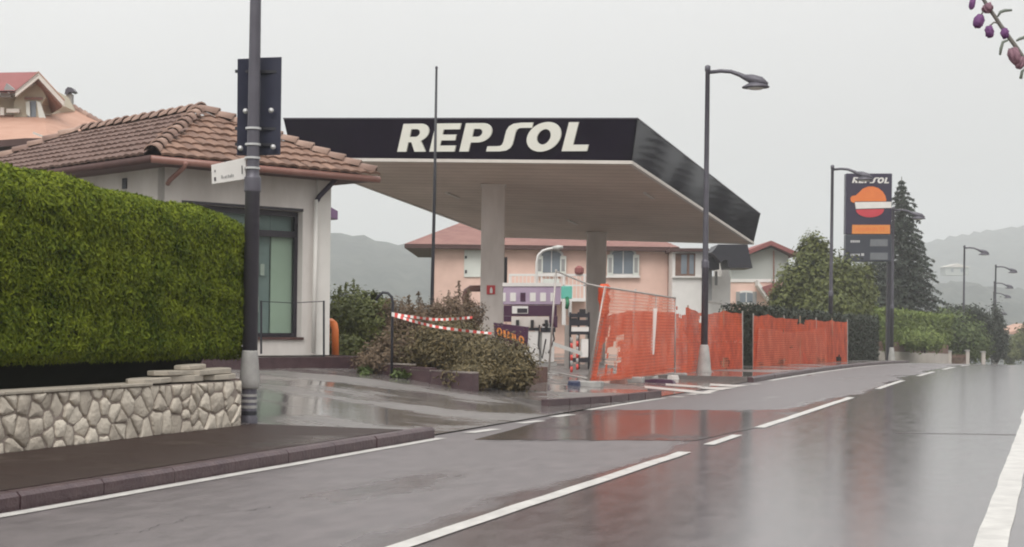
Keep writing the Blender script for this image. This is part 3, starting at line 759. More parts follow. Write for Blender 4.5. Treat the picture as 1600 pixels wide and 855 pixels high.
def ridge(b, a, c, n, r=.125):
    d = (c-a)/n
    for i in range(n):
        p = a+d*(i-.08); q = a+d*(i+1.0); side = d.cross(UP).normalized(); nn = side.cross(d).normalized()
        r0 = r*random.uniform(1.05, 1.15); r1 = r*.86; vs = []
        for pp, rr, lf in ((p, r0, .045), (q, r1, .015)):
            for k in range(7):
                w = math.pi*k/6; vs.append(pp+side*math.cos(w)*rr+nn*(math.sin(w)*rr+lf-.03))
        m = len(vs); vs += [vs[k]+(nn*-.03 if 0 < k < 6 else UP*0) for k in range(7)]
        b.add(vs, [(k, k+1, 8+k, 7+k) for k in range(6)]+[(k, k+1, m+k+1, m+k) for k in range(6)])
b = MB(); ridge(b, C0+UP*.03, A_+UP*.05, 10); ridge(b, C1+UP*.03, A_+UP*.05, 11); ridge(b, A_+UP*.04, R_+UP*.04, 14); ridge(b, C2+UP*.03, R_+UP*.05, 10)
b.build('ridge_tiles', M['ridge'], shop, smooth=True)
# eave: soffit boards and gutter
b = MB()
for a, c, inw in ((C0, C1, E_), (C0, C2, D_)):
    b.box(a-UP*.16, (c-a), inw*.03, UP*.10)
b.build('fascia_board', M['eave'], shop)
for a, c, o in ((C0, C1, -E_), (C0, C2, -D_)):
    b = MB()
    d = (c-a).normalized(); p0 = a+o*.06-UP*.10-d*.06; p1 = c+o*.06-UP*.10+d*.08
    b.tube([p0, p1], .068, 10); b.build('gutter', M['gutter' if o == -E_ else 'eave'], shop, smooth=True)
# walls
W0 = C0+(D_+E_)*.60; W1 = C1+(-D_+E_)*.60; W2 = C2+(D_-E_)*.6; W3 = C3-(D_+E_)*.6
ZF, ZE = .68, 4.10
flo = lambda p, z: Vector((p.x, p.y, z))
LR = (W1-W0).length
def wall_with_hole(b, O, ux, L, z0, z1, x0, x1, h0, h1, nin, th=.25):
    for (a, c, e, g) in ((0, x0, z0, z1), (x1, L, z0, z1), (x0, x1, z0, h0), (x0, x1, h1, z1)):
        b.box(flo(O, 0)+ux*a+UP*e, ux*(c-a), nin*th, UP*(g-e))
def xz_on(u, v, O, ux):
    """pixel -> (distance along the wall, height)"""
    r = W(u, v, 1.0)-Vector((0, 0, H)); n = Vector((-ux.y, ux.x, 0)); t = n.dot(O)/n.dot(r); p = r*t+Vector((0, 0, H))
    return (p-O).dot(ux), p.z
wx1, wzb = xz_on(471, 527, W0, D_); _, wzt = xz_on(471, 324, W0, D_); wx0, _ = xz_on(284, 420, W0, D_)
wzt = min(wzt, 3.45)
b = MB(); wall_with_hole(b, W0, D_, LR-.32, ZF, ZE, wx0, wx1, wzb, wzt, E_)
b.box(flo(W0, ZF)+E_*.003, D_*.25, E_*((W2-W0).length), UP*(ZE-ZF))
b.box(flo(W1, ZF)+E_*.26-D_*.25, D_*.25, E_*((W2-W0).length-.26), UP*(ZE-ZF))
b.box(flo(W2, ZF), D_*LR, -E_*.25, UP*(ZE-ZF))
b.build('wall', M['whitewall'], shop)
b = MB(); b.box(flo(W1, ZF)-D_*.318+E_*-.03, D_*.32, E_*.29, UP*(ZE-ZF)); b.build('corner_pillar', M['pillar'], shop, bevel=.01)
b = MB(); b.box(flo(W0, ZF-.03)-(D_+E_)*.0+E_*.1, D_*LR, E_*3.0, UP*.05); b.build('floor_slab', M['kerb_top'], shop)
# window
wf = MB(); fw = .075
zt2 = wzt-.02; zm = xz_on(471, 366, W0, D_)[1]
O = flo(W0, 0)+E_*.16
for x0, x1, z0, z1 in ((wx0, wx0+fw, wzb, wzt), (wx1-fw, wx1, wzb, wzt), (wx0+fw, wx1-fw, wzb, wzb+fw), (wx0+fw, wx1-fw, wzt-fw*1.4, wzt), (wx0+fw, wx1-fw, zm-.07, zm+.05), (xz_on(400, 450, W0, D_)[0], xz_on(400, 450, W0, D_)[0]+.09, wzb+fw, zm-.07)):
    wf.box(O+D_*x0+UP*z0, D_*(x1-x0), E_*.07, UP*(z1-z0))
win = wf.build('window', M['frame'], shop)
b = MB(); b.box(O+D_*(wx0+.05)+E_*.03+UP*(wzb+.05), D_*(wx1-wx0-.1), E_*.012, UP*(wzt-wzb-.1)); b.build('pane', M['glass'], win)
b = MB(); b.box(flo(W0, 0)-E_*.04+D_*(wx0-.03)+UP*(wzb-.05), D_*(wx1-wx0+.06), E_*.24, UP*.05); b.build('sill', M['eave'], win)
b = MB(); b.box(flo(W0, 0)-E_*.004+D_*(wx0-.02)+UP*wzt, D_*(wx1-wx0+.03), E_*.05, UP*.05); b.build('lintel', M['frame'], shop)
b = MB()
bx = xz_on(436, 450, W0, D_)[0]
b.box(O+E_*.12+D_*bx+UP*(wzb+.05), D_*(wx1-bx-.05), E_*.02, UP*(zm-wzb-.1)); b.build('green_sheen_blind', M['green_sheen_blind'], shop)  # pale tone stands in for sky reflected in the right pane
b = MB(); b.box(O+E_*.16+D_*(wx0+.05)+UP*(wzb+.05), D_*(bx-wx0-.06), E_*.02, UP*(wzt-wzb-.1)); b.build('grey_sheen_sheet', M['grey_sheen'], shop)  # pale sheet added behind the pane in place of its sky reflection
b = MB(); b.box(O+E_*.16+D_*bx+UP*(zm-.02), D_*(wx1-bx-.05), E_*.02, UP*(wzt-zm-.05)); b.build('upper_sheen_sheet', M['grey_sheen'], shop)  # same sky reflection stand-in above the transom
for x, z, w_, h_ in ((.35, 1.5, .12, .3), (.1, 1.3, .3, .1), (.5, 2.2, .09, .22)):
    b = MB(); b.box(O+E_*.10+D_*(bx-.75+x)+UP*z, D_*w_, E_*.02, UP*h_); b.build('poster', M['white'], shop)
# small wall vent, downpipe offsets, pipe on the pillar
vx, vz = xz_on(195, 287, W0, E_)
b = MB(); b.box(flo(W0, 0)-D_*.02+E_*(vx-.09)+UP*(vz-.1), E_*.16, D_*.03, UP*.2)
for k in range(4): b.box(flo(W0, 0)-D_*.03+E_*(vx-.08)+UP*(vz-.08+k*.045), E_*.14, D_*.012, UP*.012)
b.build('wall_vent', M['dark'], shop)
b = MB(); b.tube([W(291, 254, 27.0), W(287, 262, 27.1), W(266, 281, 27.3), W(262, 287, 27.42)], .045, 8); b.build('downpipe', M['gutter'], shop, smooth=True)
b = MB(); b.tube([W(527, 270, 29.75), W(524, 281, 29.7), W(499, 307, 29.72), W(495, 314, 29.68)], .05, 8); b.build('downpipe', M['pipe'], shop, smooth=True)
b = MB(); b.tube([W(494, 312, 29.66), W(489.5, 551, 29.66)], .042, 8); b.build('downpipe', M['pillar'], shop, smooth=True)
# side awning at the back
b = MB(); p = W(511, 328, 32); b.add([p+UP*.1, p+UP*.1+Vector((.22, .05, -.12)), p+Vector((.22, .05, -.2)), p-UP*.12, p+UP*.1+E_*1.5, p+UP*.1+Vector((.22, .05, -.12))+E_*1.5, p+Vector((.22, .05, -.2))+E_*1.5, p-UP*.12+E_*1.5], [(0, 1, 2, 3), (4, 5, 6, 7), (0, 1, 5, 4), (1, 2, 6, 5), (2, 3, 7, 6), (0, 3, 7, 4)])
b.build('side_awning', M['purple'], shop)
# raised plinth round the shop, kerb edge
pl = [W0-(E_*.75)-D_*.75, W1-(E_*.75)+D_*.3, W1+E_*3+D_*.3, W0+E_*3-D_*.75]
b = MB(); b.prism([flo(p, .2) for p in pl], .455); struct(b.build('shop_plinth', M['apron']))
b = MB(); b.box(flo(pl[0], .2)-E_*.13, (pl[1]-pl[0]), E_*.127, UP*.47); b.box(flo(pl[1], .2)-E_*.13+D_*.003, D_*.13, E_*3.5, UP*.47); struct(b.build('kerb', M['kerb'] ))
# thin wire barrier in front of the window
wr = thing('wire_barrier', 'thin dark wire barrier on two posts in front of the shop window', 'barrier', W(450, 560, 28.7))
for u, v0, v1, d in ((408, 553, 470, 28.0), (506, 569, 470, 29.0)):
    b = MB(); b.tube([W(u, v0, d), W(u, v1, d)], .02, 6); b.build('post', M['dark'], wr)
b = MB(); b.tube([W(408, 471, 28), W(455, 473.5, 28.5), W(506, 471, 29)], .008, 5); b.build('wire', M['dark'], wr)
# orange bumper hoop beside the shop
b = MB(); d = 31.0
pth = [W(511, 556, d+1.2), W(510, 513, d+1.2), W(512, 505, d+.9), W(517, 503, d+.4), W(522, 507, d), W(523.5, 515, d), W(524, 556, d)]
b.tube(pth, .075, 10); o = b.build('guard_hoop', M['orange'], None, smooth=True, loc=W(517, 556, d+.5)); tag(o, 'orange bent tube guard hoop beside the shop corner', 'guard hoop')

# ================================================================ CANOPY
FR = W(996, 186, 39.0); FL = W(443, 186, 42.4); BR = W(1188, 335, 55.1); BL = FL+BR-FR
cz = 1.03
can = thing('station_canopy', 'huge flat petrol station canopy with black fascia on two pale columns', 'canopy', (FR+BL)/2-UP*6)
ax = (FL-FR).normalized(); ay = (BR-FR).normalized(); an = ax.cross(ay).normalized(); an = an if an.z > 0 else -an
ins = .19
bo = {k: p-UP*cz+ax*(ins*i)+ay*(ins*j) for k, p, i, j in (('FR', FR, 1, 1), ('FL', FL, -1, 1), ('BR', BR, 1, -1), ('BL', BL, -1, -1))}
T = {'FR': FR, 'FL': FL, 'BR': BR, 'BL': BL}
front_n = None
for a, c, nm in (('FL', 'FR', 'fascia'), ('FR', 'BR', 'fascia'), ('BR', 'BL', 'fascia'), ('BL', 'FL', 'fascia')):
    b = MB(); cen = (FR+BL)/2-UP*.5
    nin = (cen-(T[a]+T[c])/2); nin.z = 0; nin = (ay if a == 'FL' else ax if a == 'FR' else -ay if a == 'BR' else -ax)*.08
    P = [T[a], T[c], bo[c], bo[a]]
    b.add(P+[p+nin for p in P], [(0, 1, 2, 3), (4, 5, 6, 7), (0, 1, 5, 4), (1, 2, 6, 5), (2, 3, 7, 6), (3, 0, 4, 7)])
    # panel joints as slim cover strips
    b.build(nm, M['fascia'], can)
b = MB()
for a, c in (('FL', 'FR'), ('FR', 'BR'), ('BR', 'BL'), ('BL', 'FL')):
    P0, P1 = bo[a], bo[c]; inn = (ay if a == 'FL' else ax if a == 'FR' else -ay if a == 'BR' else -ax)
    b.box(P0-UP*.085-inn*.02, P1-P0, inn*.12, UP*.083)
b.build('trim', M['trim'], can)
b = MB()
for a, c in (('FL', 'FR'), ('FR', 'BR'), ('BR', 'BL'), ('BL', 'FL')):
    inn = (ay if a == 'FL' else ax if a == 'FR' else -ay if a == 'BR' else -ax); b.box(T[a]-inn*.015, T[c]-T[a], inn*.14, UP*.03)
b.build('top_edge', M['pole'], can)
b = MB(); k = UP*.06; q4 = [bo['FR']-k, bo['FL']-k, bo['BL']-k, bo['BR']-k]
# soffit in long boards with open joints
nb = 30; w = .008
for i in range(nb):
    a = i/nb; c = (i+1)/nb-.0012
    b.quad(q4[0].lerp(q4[3], a), q4[1].lerp(q4[2], a), q4[1].lerp(q4[2], c), q4[0].lerp(q4[3], c))
b.build('soffit', M['soffit'], can)
b = MB(); b.poly([p+UP*.05 for p in q4]); b.poly([p-UP*.1+ax*.22*i+ay*.22*j for p, i, j in ((FR, 1, 1), (FL, -1, 1), (BL, -1, -1), (BR, 1, -1))]); b.build('deck', M['eave'], can)
pn = (q4[1]-q4[0]).cross(q4[3]-q4[0]).normalized()
def on_soffit(u, v):
    r = W(u, v, 1.0)-Vector((0, 0, H)); t = pn.dot(q4[0]-Vector((0, 0, H)))/pn.dot(r); return r*t+Vector((0, 0, H))
cols = []
for u, v, wpx in ((771, 287, 38), (933, 362, 31)):
    p = on_soffit(u, v); wd = wpx/F*p.y; q, s = qs_of(p); zb = terr(q, s)-.05
    b = MB(); b.cbox(Vector((p.x, p.y+wd*.5, (p.z+zb)/2-.01)), wd*.97, wd*.97, p.z-zb, Vector((cr, 0, 0))+Vector((0, -.0, 0)), Vector((0, 1, 0)))
    c = b.build('column', M['column'], can, bevel=.02); cols.append((p, wd, c, zb))
    b = MB(); b.cbox(Vector((p.x, p.y+wd*.5, p.z-.03)), wd*1.06, wd*1.06, .05); b.build('column_cap', M['trim'], can)
# slim light strip in the soffit
for u, v in ((890, 343), (700, 300), (1010, 300)):
    p = on_soffit(u, v)-UP*.05; b = MB(); b.box(p, (ay*1.0), ax*.1, UP*.045); b.build('light_strip', M['trim'], can)
# brand word on the front fascia
O = T['FL']; fx = (T['FR']-T['FL']).normalized(); fy = (T['FL']-bo['FL'])+((T['FR']-bo['FR'])-(T['FL']-bo['FL']))*.5; fy.normalize()
fn = fx.cross(fy).normalized()
if fn.y > 0: fn = -fn
def on_front(u, v):
    r = W(u, v, 1.0)-Vector((0, 0, H)); t = fn.dot(FR-Vector((0, 0, H)))/fn.dot(r); return r*t+Vector((0, 0, H))
pa = on_front(622, 237); pb = on_front(921, 236); pt = on_front(640, 193)
ux = (pb-pa); Lw = ux.length; ux.normalize(); hh = (pt-pa).dot(fy)
wd, x0, x1 = brand_word()
for vs, fs in wd:
    vs2 = [Vector(((v.x-x0)/(x1-x0)*Lw, v.y*hh, v.z+.034)) for v in vs]
    b = MB(); b.add(onto(vs2, pa, ux, fy, fn), fs); b.build('letter', M['letter'], can)
# things on column 1
p, wd1, c1o, zb1 = cols[0]
fs_ = thing('extinguisher_sign', 'small red fire extinguisher sign on the near canopy column', 'sign', W(767, 453, p.y-.01))
b = MB(); c = W(767, 453, p.y-.012); b.cbox(c, .245, .02, .26); b.build('plate', M['red'], fs_)
b = MB(); c = W(767.5, 454, p.y-.026); b.lathe(c-UP*.08, [(.035, 0), (.04, .01), (.04, .11), (.02, .14), (.018, .17)], 10)
for i in range(len(b.v)): b.v[i].y = c.y+(b.v[i].y-c.y)*.1
b.build('pictogram', M['white'], fs_)
b = MB(); b.cbox(W(788, 425, p.y+.3), .17, .22, .86); o = b.build('speaker_box', M['dark'], None, loc=W(788, 425, p.y+.3), bevel=.02); tag(o, 'narrow black box fixed to the side of the near canopy column', 'box')
# ================================================================ FORECOURT CLUTTER
def W0p(u, v, d): return W(u, v, d)
def rod(b, pts, r, seg=6): b.tube([W(*p) for p in pts], r, seg)
X_, Y_ = Vector((1, 0, 0)), Vector((0, 1, 0))
def face_box(b, u0, v0, u1, v1, d, depth, front=0.):
    """upright box whose near face spans a pixel rectangle at distance d"""
    p0 = W(u0, v1, d-front); p1 = W(u1, v1, d-front); p2 = W(u0, v0, d-front)
    b.box(p0, p1-p0, Vector((0, depth, 0)), Vector((0, 0, p2.z-p0.z)))
# main dispenser
d = 42.0
pm = thing('fuel_pump', 'wide faded purple fuel pump with white hoses panels beside the near column', 'fuel pump', W(830, 582, d))
b = MB(); face_box(b, 786, 446, 876, 476, d, .9); b.build('header', M['lilac'], pm, bevel=.02)
b = MB(); face_box(b, 785, 442, 877, 447.5, d, .95, .03); b.build('header_top', M['white'], pm)
for i, (u0, u1) in enumerate(((786, 790), (797, 806), (813, 821), (828, 837), (844, 853), (860, 866))):
    b = MB(); face_box(b, u0, 457.5, u1, 471, d, .03, .02); b.build('grade_plate', M['white'] if i != 2 else M['maroon'], pm)
b = MB(); face_box(b, 787, 477, 870, 494, d, .75); face_box(b, 787, 494, 799, 503, d, .6); face_box(b, 858, 494, 871, 512, d, .6); b.build('display_housing', M['maroon'], pm, bevel=.01)
b = MB(); face_box(b, 800, 478.5, 825, 490, d, .02, .025); b.build('price_display', M['white'], pm)
b = MB(); face_box(b, 808, 482, 824, 489, d, .01, .034); b.build('display_screen', M['frame'], pm)
b = MB(); face_box(b, 799, 495, 858, 511, d, .62); b.build('nozzle_shelf', M['column'], pm, bevel=.01)
b = MB(); face_box(b, 806, 512, 843, 517, d, .66, .02); face_box(b, 845, 512, 868, 519, d, .66, .02); b.build('band', M['dark'], pm)
b = MB(); face_box(b, 818, 518, 842, 568, d, .55); face_box(b, 846, 505, 866, 566, d, .6); b.build('body_panel', M['white'], pm, bevel=.015)
b = MB(); face_box(b, 842.3, 519, 845.7, 566, d+.08, .4); face_box(b, 812, 566, 870, 584, d+.02, .6); b.build('plinth', M['cone'], pm)
for pts in ([(824, 512, d-.15), (820, 535, d-.25), (829, 556, d-.3), (836, 545, d-.2)], [(843, 508, d-.1), (841, 540, d-.3), (847, 560, d-.3), (853, 530, d-.2)], [(862, 508, d-.1), (866, 530, d-.25), (857, 552, d-.2)]):
    b = MB(); rod(b, pts, .022, 6); b.build('hose', M['rubber'], pm, smooth=True)
for u in (808, 831, 853):
    b = MB(); face_box(b, u-2, 500, u+3, 513, d, .1, .1); b.build('nozzle', M['rubber'], pm)
# second service post, turquoise headed
d = 41.0
sp = thing('service_post', 'turquoise headed service post with green nozzle and white panels', 'fuel pump', W(888, 583, d))
b = MB(); face_box(b, 877, 447, 894, 467, d, .3); b.build('head', M['teal'], sp, bevel=.02)
b = MB(); face_box(b, 878, 467, 884, 508, d, .25); face_box(b, 888, 470, 893, 494, d, .25); b.build('panel', M['white'], sp)
b = MB(); rod(b, [(886, 465, d-.1), (887, 474, d-.18), (885.5, 482, d-.12)], .05); b.build('nozzle', M['green'], sp, smooth=True)
b = MB(); face_box(b, 882, 508, 890, 584, d, .3); b.build('post', M['galv'], sp)
rk = thing('tyre_rack', 'dark metal rack of black bins standing by the far column', 'rack', W(908, 580, 40.2))
d = 40.2
for v0, v1 in ((490, 496), (500, 509), (518, 523), (560, 566)):
    b = MB(); face_box(b, 890, v0, 921, v1, d, .6); b.build('shelf', M['dark'], rk)
b = MB()
for u in (891, 904, 920): rod(b, [(u, 488, d+.3), (u, 584, d+.3)], .03)
b.build('frame', M['dark'], rk)
b = MB(); face_box(b, 893, 511, 920, 518, d+.02, .5); face_box(b, 908, 530, 919, 558, d+.05, .5); b.build('white_crate', M['white'], rk)
b = MB(); face_box(b, 893, 497, 902, 500, d, .3); face_box(b, 906, 483, 915, 490, d, .3); b.build('black_bin', M['rubber'], rk)
for k, (u, v0, v1, lab) in enumerate(((893, 527, 582, 'red and white striped marker post nearest the fuel pump'), (902, 524, 578, 'red and white striped marker post in front of the dark rack'))):
    dd = 38.0+k*.8; mp = thing('marker_post', lab, 'marker post', W(u, v1, dd), 'striped marker posts by the pumps')
    n = 6
    b = MB(); c = MB()
    for i in range(n):
        (b if i % 2 else c).tube([W(u, v1+(v0-v1)*i/n, dd), W(u, v1+(v0-v1)*(i+1)/n, dd)], .032, 8)
    b.build('white_band', M['cone'], mp, smooth=True); c.build('red_band', M['tape_red'], mp, smooth=True)
# dark board with orange lettering standing in the brambles
d = 31.0
sb = thing('warning_board', 'dark board with orange lettering leaning among the brambles', 'board', W(797, 545, d))
A = [W(773, 531, d), W(824, 545, d), W(826, 511, d), W(771, 504, d)]
b = MB(); b.prism(A, Vector((.004, .05, 0))); b.build('board', M['maroon'], sb, bevel=.006)
ex, ez = A[1]-A[0], A[3]-A[0]; en = ex.cross(ez).normalized(); en = en if en.y < 0 else -en
oy = lambda x, y: A[0]+ex*x+ez*y+en*.008
def board_shape(nm, splines, m):
    vs, fs = curve_mesh(splines, .006); b = MB(); b.add([A[0]+ex*v.x+ez*v.y+en*(v.z+.012) for v in vs], fs); return b.build(nm, m, sb)
board_shape('lettering', [ell(.17, .55, .085, .24, 20), ell(.17, .55, .038, .11, 14)], M['orange_led'])
board_shape('lettering', [[(.29, .3), (.36, .3), (.36, .72), (.29, .72)], [(.38, .32), (.50, .26), (.50, .40), (.44, .42), (.50, .68), (.43, .72)], [(.52, .28), (.60, .28), (.60, .66), (.52, .66)], [(.62, .24), (.72, .24), (.72, .36), (.67, .36), (.67, .64), (.62, .64)]], M['orange_led'])
board_shape('lettering', [ell(.84, .43, .085, .24, 20), ell(.84, .43, .04, .11, 14)], M['orange_led'])
b = MB(); rod(b, [(779, 533, d+.06), (779, 600, d+.1)], .02); rod(b, [(818, 542, d+.06), (818, 600, d+.1)], .02); b.build('leg', M['dark'], sb)
# red C-shaped pipe behind column, white tank
d = 52
b = MB(); rod(b, [(755, 451, d), (735, 451, d), (729, 455, d), (726, 464, d), (729, 474, d), (730, 520, d)], .11, 8)
o = b.build('vent_pipe', M['gutter'], None, smooth=True, loc=W(740, 520, d)); tag(o, 'red brown bent vent pipe rising left of the near column', 'pipe')
b = MB(); face_box(b, 733, 478, 752, 520, 51, .6); o = b.build('white_cabinet', M['white'], None, loc=W(742, 520, 51), bevel=.02); tag(o, 'small white cabinet half hidden behind the near column', 'cabinet')
# flagpole
d = 35.0
fp = thing('flagpole', 'tall thin bare flagpole crossing in front of the brand letters', 'flagpole', W(674.5, 560, d))
b = MB(); b.tube([W(672, 590, d), W(675, 470, d), W(679, 300, d), W(682, 108, d)], [.055, .042, .036, .026], 8); b.build('pole', M['dark'], fp, smooth=True)
b = MB(); c = W(682, 107, d); b.lathe(c, [(.03, -.01), (.036, .02), (.02, .05)], 8); b.build('cap', M['pole'], fp)
# bent black hoop post with striped tape
d = 27.5
tp = thing('tape_post', 'thin dark post with bent hoop top holding the striped barrier tape', 'post', W(612, 575, d))
b = MB(); rod(b, [(612, 590, d), (613, 500, d), (614, 474, d), (612, 464, d), (606, 458, d), (598, 457, d), (591, 463, d), (587, 470, d)], .026, 7); b.build('post', M['dark'], tp, smooth=True)
def tape(label, pts, n=26, wdt=.05):
    root = thing('barrier_tape', label, 'barrier tape', W(*pts[0]))
    P = []
    for k in range(n+1):
        t = k/n*(len(pts)-1); i = min(int(t), len(pts)-2); f = t-i; a, c = W(*pts[i]), W(*pts[i+1]); P.append(a.lerp(c, f)-UP*.05*math.sin(math.pi*k/n))
    red, wh = MB(), MB()
    for k in range(n):
        tw = .6*math.sin(k*.5); dv = UP*math.cos(tw)*wdt/2+Vector((0, 1, 0))*math.sin(tw)*wdt/2
        (red if k % 2 else wh).quad(P[k]-dv, P[k+1]-dv, P[k+1]+dv, P[k]+dv)
    red.build('red_stripe', M['tape_red'], root); wh.build('white_stripe', M['white'], root)
tape('upper red and white tape strung level from the hooped post over the brambles', [(612, 490, 27.4), (680, 495, 27.6), (738, 496, 28.2)], 28)
tape('lower red and white tape sloping down from the hooped post into the brambles', [(612, 492, 27.3), (680, 506, 27.4), (768, 521, 28)], 30)

# planter with broken kerb
pA, pB, pC = G(737, 612, .17), G(640, 598, .26), G(566, 588, .33)
pl_ = thing('planter_kerb', 'low concrete edging holding the overgrown bramble bed', 'kerb', pB)
b = MB()
for a, c in ((pA, pB), (pB, pC)):
    n = 3
    for i in range(n):
        p, q = a.lerp(c, i/n), a.lerp(c, (i+1)/n-.01); dv = (q-p); t = Vector((-dv.y, dv.x, 0)).normalized(); t = t if t.y > 0 else -t
        b.box(Vector((p.x, p.y, min(p.z, q.z)-.12)), Vector((dv.x, dv.y, 0)), t*.16, UP*(.42+random.uniform(-.015, .015)))
b.build('edging', M['kerb'], pl_, bevel=.01)
b = MB()
for a, c in ((pA, pB), (pB, pC)):
    dv = c-a; t = Vector((-dv.y, dv.x, 0)).normalized(); t = t if t.y > 0 else -t
    b.box(Vector((a.x, a.y, min(a.z, c.z)+.31)), Vector((dv.x, dv.y, 0)), t*.15, UP*.025)
b.build('edging_top', M['kerb_top'], pl_)
b = MB(); b.prism([flo(pA+Vector((-.1, .2, 0)), .1), flo(pB+Vector((0, .2, 0)), .1), flo(pC+Vector((.1, .2, 0)), .1), flo(pC+Vector((0, 5, 0)), .1), flo(pA+Vector((1.4, 4.5, 0)), .1)], .38); struct(b.build('planting_bed', M['soil']))

def blob(u, v, d, ru, rv, dy=None):
    k = d/F; p = W(u, v, d); return (tuple(p), (ru*k, (dy or ru*k), rv*k))
bush('bramble_bush', 'brownish green bramble spilling over the low kerb in front of the pumps', 'bush', [blob(770, 568, 28.0, 62, 44), blob(705, 545, 28.5, 62, 42), blob(800, 585, 27.6, 36, 28), blob(735, 588, 26.9, 42, 22, .4), blob(650, 555, 28.6, 48, 40)], 36000, .075, M['leaf_bush'], aspect=.40, stems=8, clump=.17, trunk_r=.015, zmin=.12)
bush('bramble_bush', 'withered brown bramble heap beside the hooped tape post', 'bush', [blob(630, 545, 28.6, 42, 48), blob(592, 562, 28.3, 34, 26), blob(660, 520, 29, 40, 28), blob(700, 515, 29.5, 30, 22)], 14000, .08, M['leaf_brown'], aspect=.32, stems=6, clump=.18, trunk_r=.015, zmin=.3)
bush('weed_clump', 'bright green weeds sprouting low at the kerb corner by the bramble', 'weeds', [blob(568, 584, 27.6, 12, 9), blob(625, 583, 27.6, 14, 8)], 700, .07, M['leaf_green'], stems=2, clump=.25, trunk_r=.01)
bush('shrub', 'dense green shrub growing behind the shop corner', 'bush', [blob(545, 500, 33.5, 38, 44), blob(580, 510, 33, 30, 40), blob(524, 520, 34, 20, 40), blob(535, 545, 32.5, 34, 22), blob(585, 475, 34, 26, 16)], 12000, .09, M['leaf_olive'], stems=6, clump=.2, trunk_r=.02)
bush('tall_weeds', 'tall wispy brown weeds along the back of the bramble bed', 'weeds', [blob(620, 492, 33, 30, 26), blob(660, 496, 33.5, 34, 22), blob(700, 490, 34, 36, 24), blob(738, 492, 34.5, 20, 22)], 7000, .09, M['leaf_brown'], aspect=.3, stems=8, clump=.22, trunk_r=.012)
for k, (u, v0, v1) in enumerate(((540, 440, 520), (551, 436, 500), (562, 446, 500), (528, 448, 500), (640, 462, 510), (655, 456, 510), (718, 440, 500), (700, 454, 500), (733, 452, 500), (571, 452, 500))):
    d = 34.5+random.uniform(-.3, .6); base = W(u, v1, d)
    r = thing('weed_stalk', ['tall feathery weed stalk sticking up above the shrub', 'tall feathery weed stalk sticking up above the wispy weeds'][0 if u < 600 else 1], 'weed', base, 'weed stalks above the shrub' if u < 600 else 'weed stalks above the wispy weeds')
    b = MB(); top = W(u+random.uniform(-3, 3), v0, d); b.tube([base-UP*.4, base.lerp(top, .5), top], [.012, .01, .005], 5); b.build('stem', M['bark'], r)
    n = 130; t = RNG.uniform(.15, 1, n); P = np.array([tuple(base.lerp(top, x)) for x in t])+RNG.normal(0, 1, (n, 3))*(.10*(1.1-t))[:, None]
    leaf_mesh('leaves', P, RNG.normal(0, 1, (n, 3)), .08, .35, M['leaf_olive'] if u < 600 else M['leaf_brown'], r, drop=-.6)

# ================================================================ SITE FENCES
def sheet(name, top, bot, m, root, nu=40, nv=10, amp=.06, holes=(), sag=0.):
    """netting hung between a top and a bottom line of points [(u,v,d)]"""
    def along(pts, t):
        x = t*(len(pts)-1); i = min(int(x), len(pts)-2); f = x-i; return W(*pts[i]).lerp(W(*pts[i+1]), f)
    b = MB(); ph = random.uniform(0, 6)
    for j in range(nv+1):
        for i in range(nu+1):
            t = i/nu; f = j/nv; p = along(bot, t).lerp(along(top, t), f)
            w = amp*(math.sin(t*nu*.23+ph+f*1.6)+.35*math.sin(t*nu*.61+f*4+ph*2)+.35*math.sin(f*6+t*11))
            sx_g = t*(len(top)-1); p = p-UP*sag*f*math.sin(math.pi*(sx_g-int(sx_g)))**.8*(.6+.8*((int(sx_g)*37) % 10)/10)+UP*sag*.5*(1-f)**3*abs(math.sin(t*13))
            b.v.append(p+Vector((.25*w, w, .18*w*math.sin(t*31+f*3))))
    for j in range(nv):
        for i in range(nu):
            t, f = (i+.5)/nu, (j+.5)/nv
            if any(((t-a)/ra)**2+((f-c)/rc)**2 < 1+.35*math.sin(7*math.atan2(f-c, (t-a)*2)+a*40) for a, c, ra, rc in holes): continue
            b.f.append([j*(nu+1)+i, j*(nu+1)+i+1, (j+1)*(nu+1)+i+1, (j+1)*(nu+1)+i])
    return b.build(name, m, root, smooth=True)
def foot(b, p, lx=.62):
    b.cbox(Vector((p.x, p.y, p.z+.02)), lx, .24, .13, TQ, TS)
# bare panel
fb = thing('fence_panel', 'bare leaning tube frame of a site fence beside the pumps', 'fence panel', W(858, 588, 35.8))
b = MB(); rod(b, [(857, 588, 36.2), (869, 421, 36.2)], .024); rod(b, [(869, 424, 36.2), (918, 444, 32.5), (942, 449, 31)], .02)
rod(b, [(858, 580, 36.2), (918, 592, 31.3)], .018)
b.build('tube_frame', M['galv'], fb, smooth=True)
b = MB(); foot(b, W(857, 588, 36.2)); b.build('foot', M['cone'], fb, bevel=.02)
bd = MB(); A = [W(864, 540, 35.4), W(910, 556, 32.2), W(910, 550, 32.2), W(864, 534, 35.4)]; bd.prism(A, Vector((0, .03, 0))); o = bd.build('white_plank', M['white'], None, loc=A[0]); tag(o, 'white plank hanging askew across the bare fence frame', 'plank')
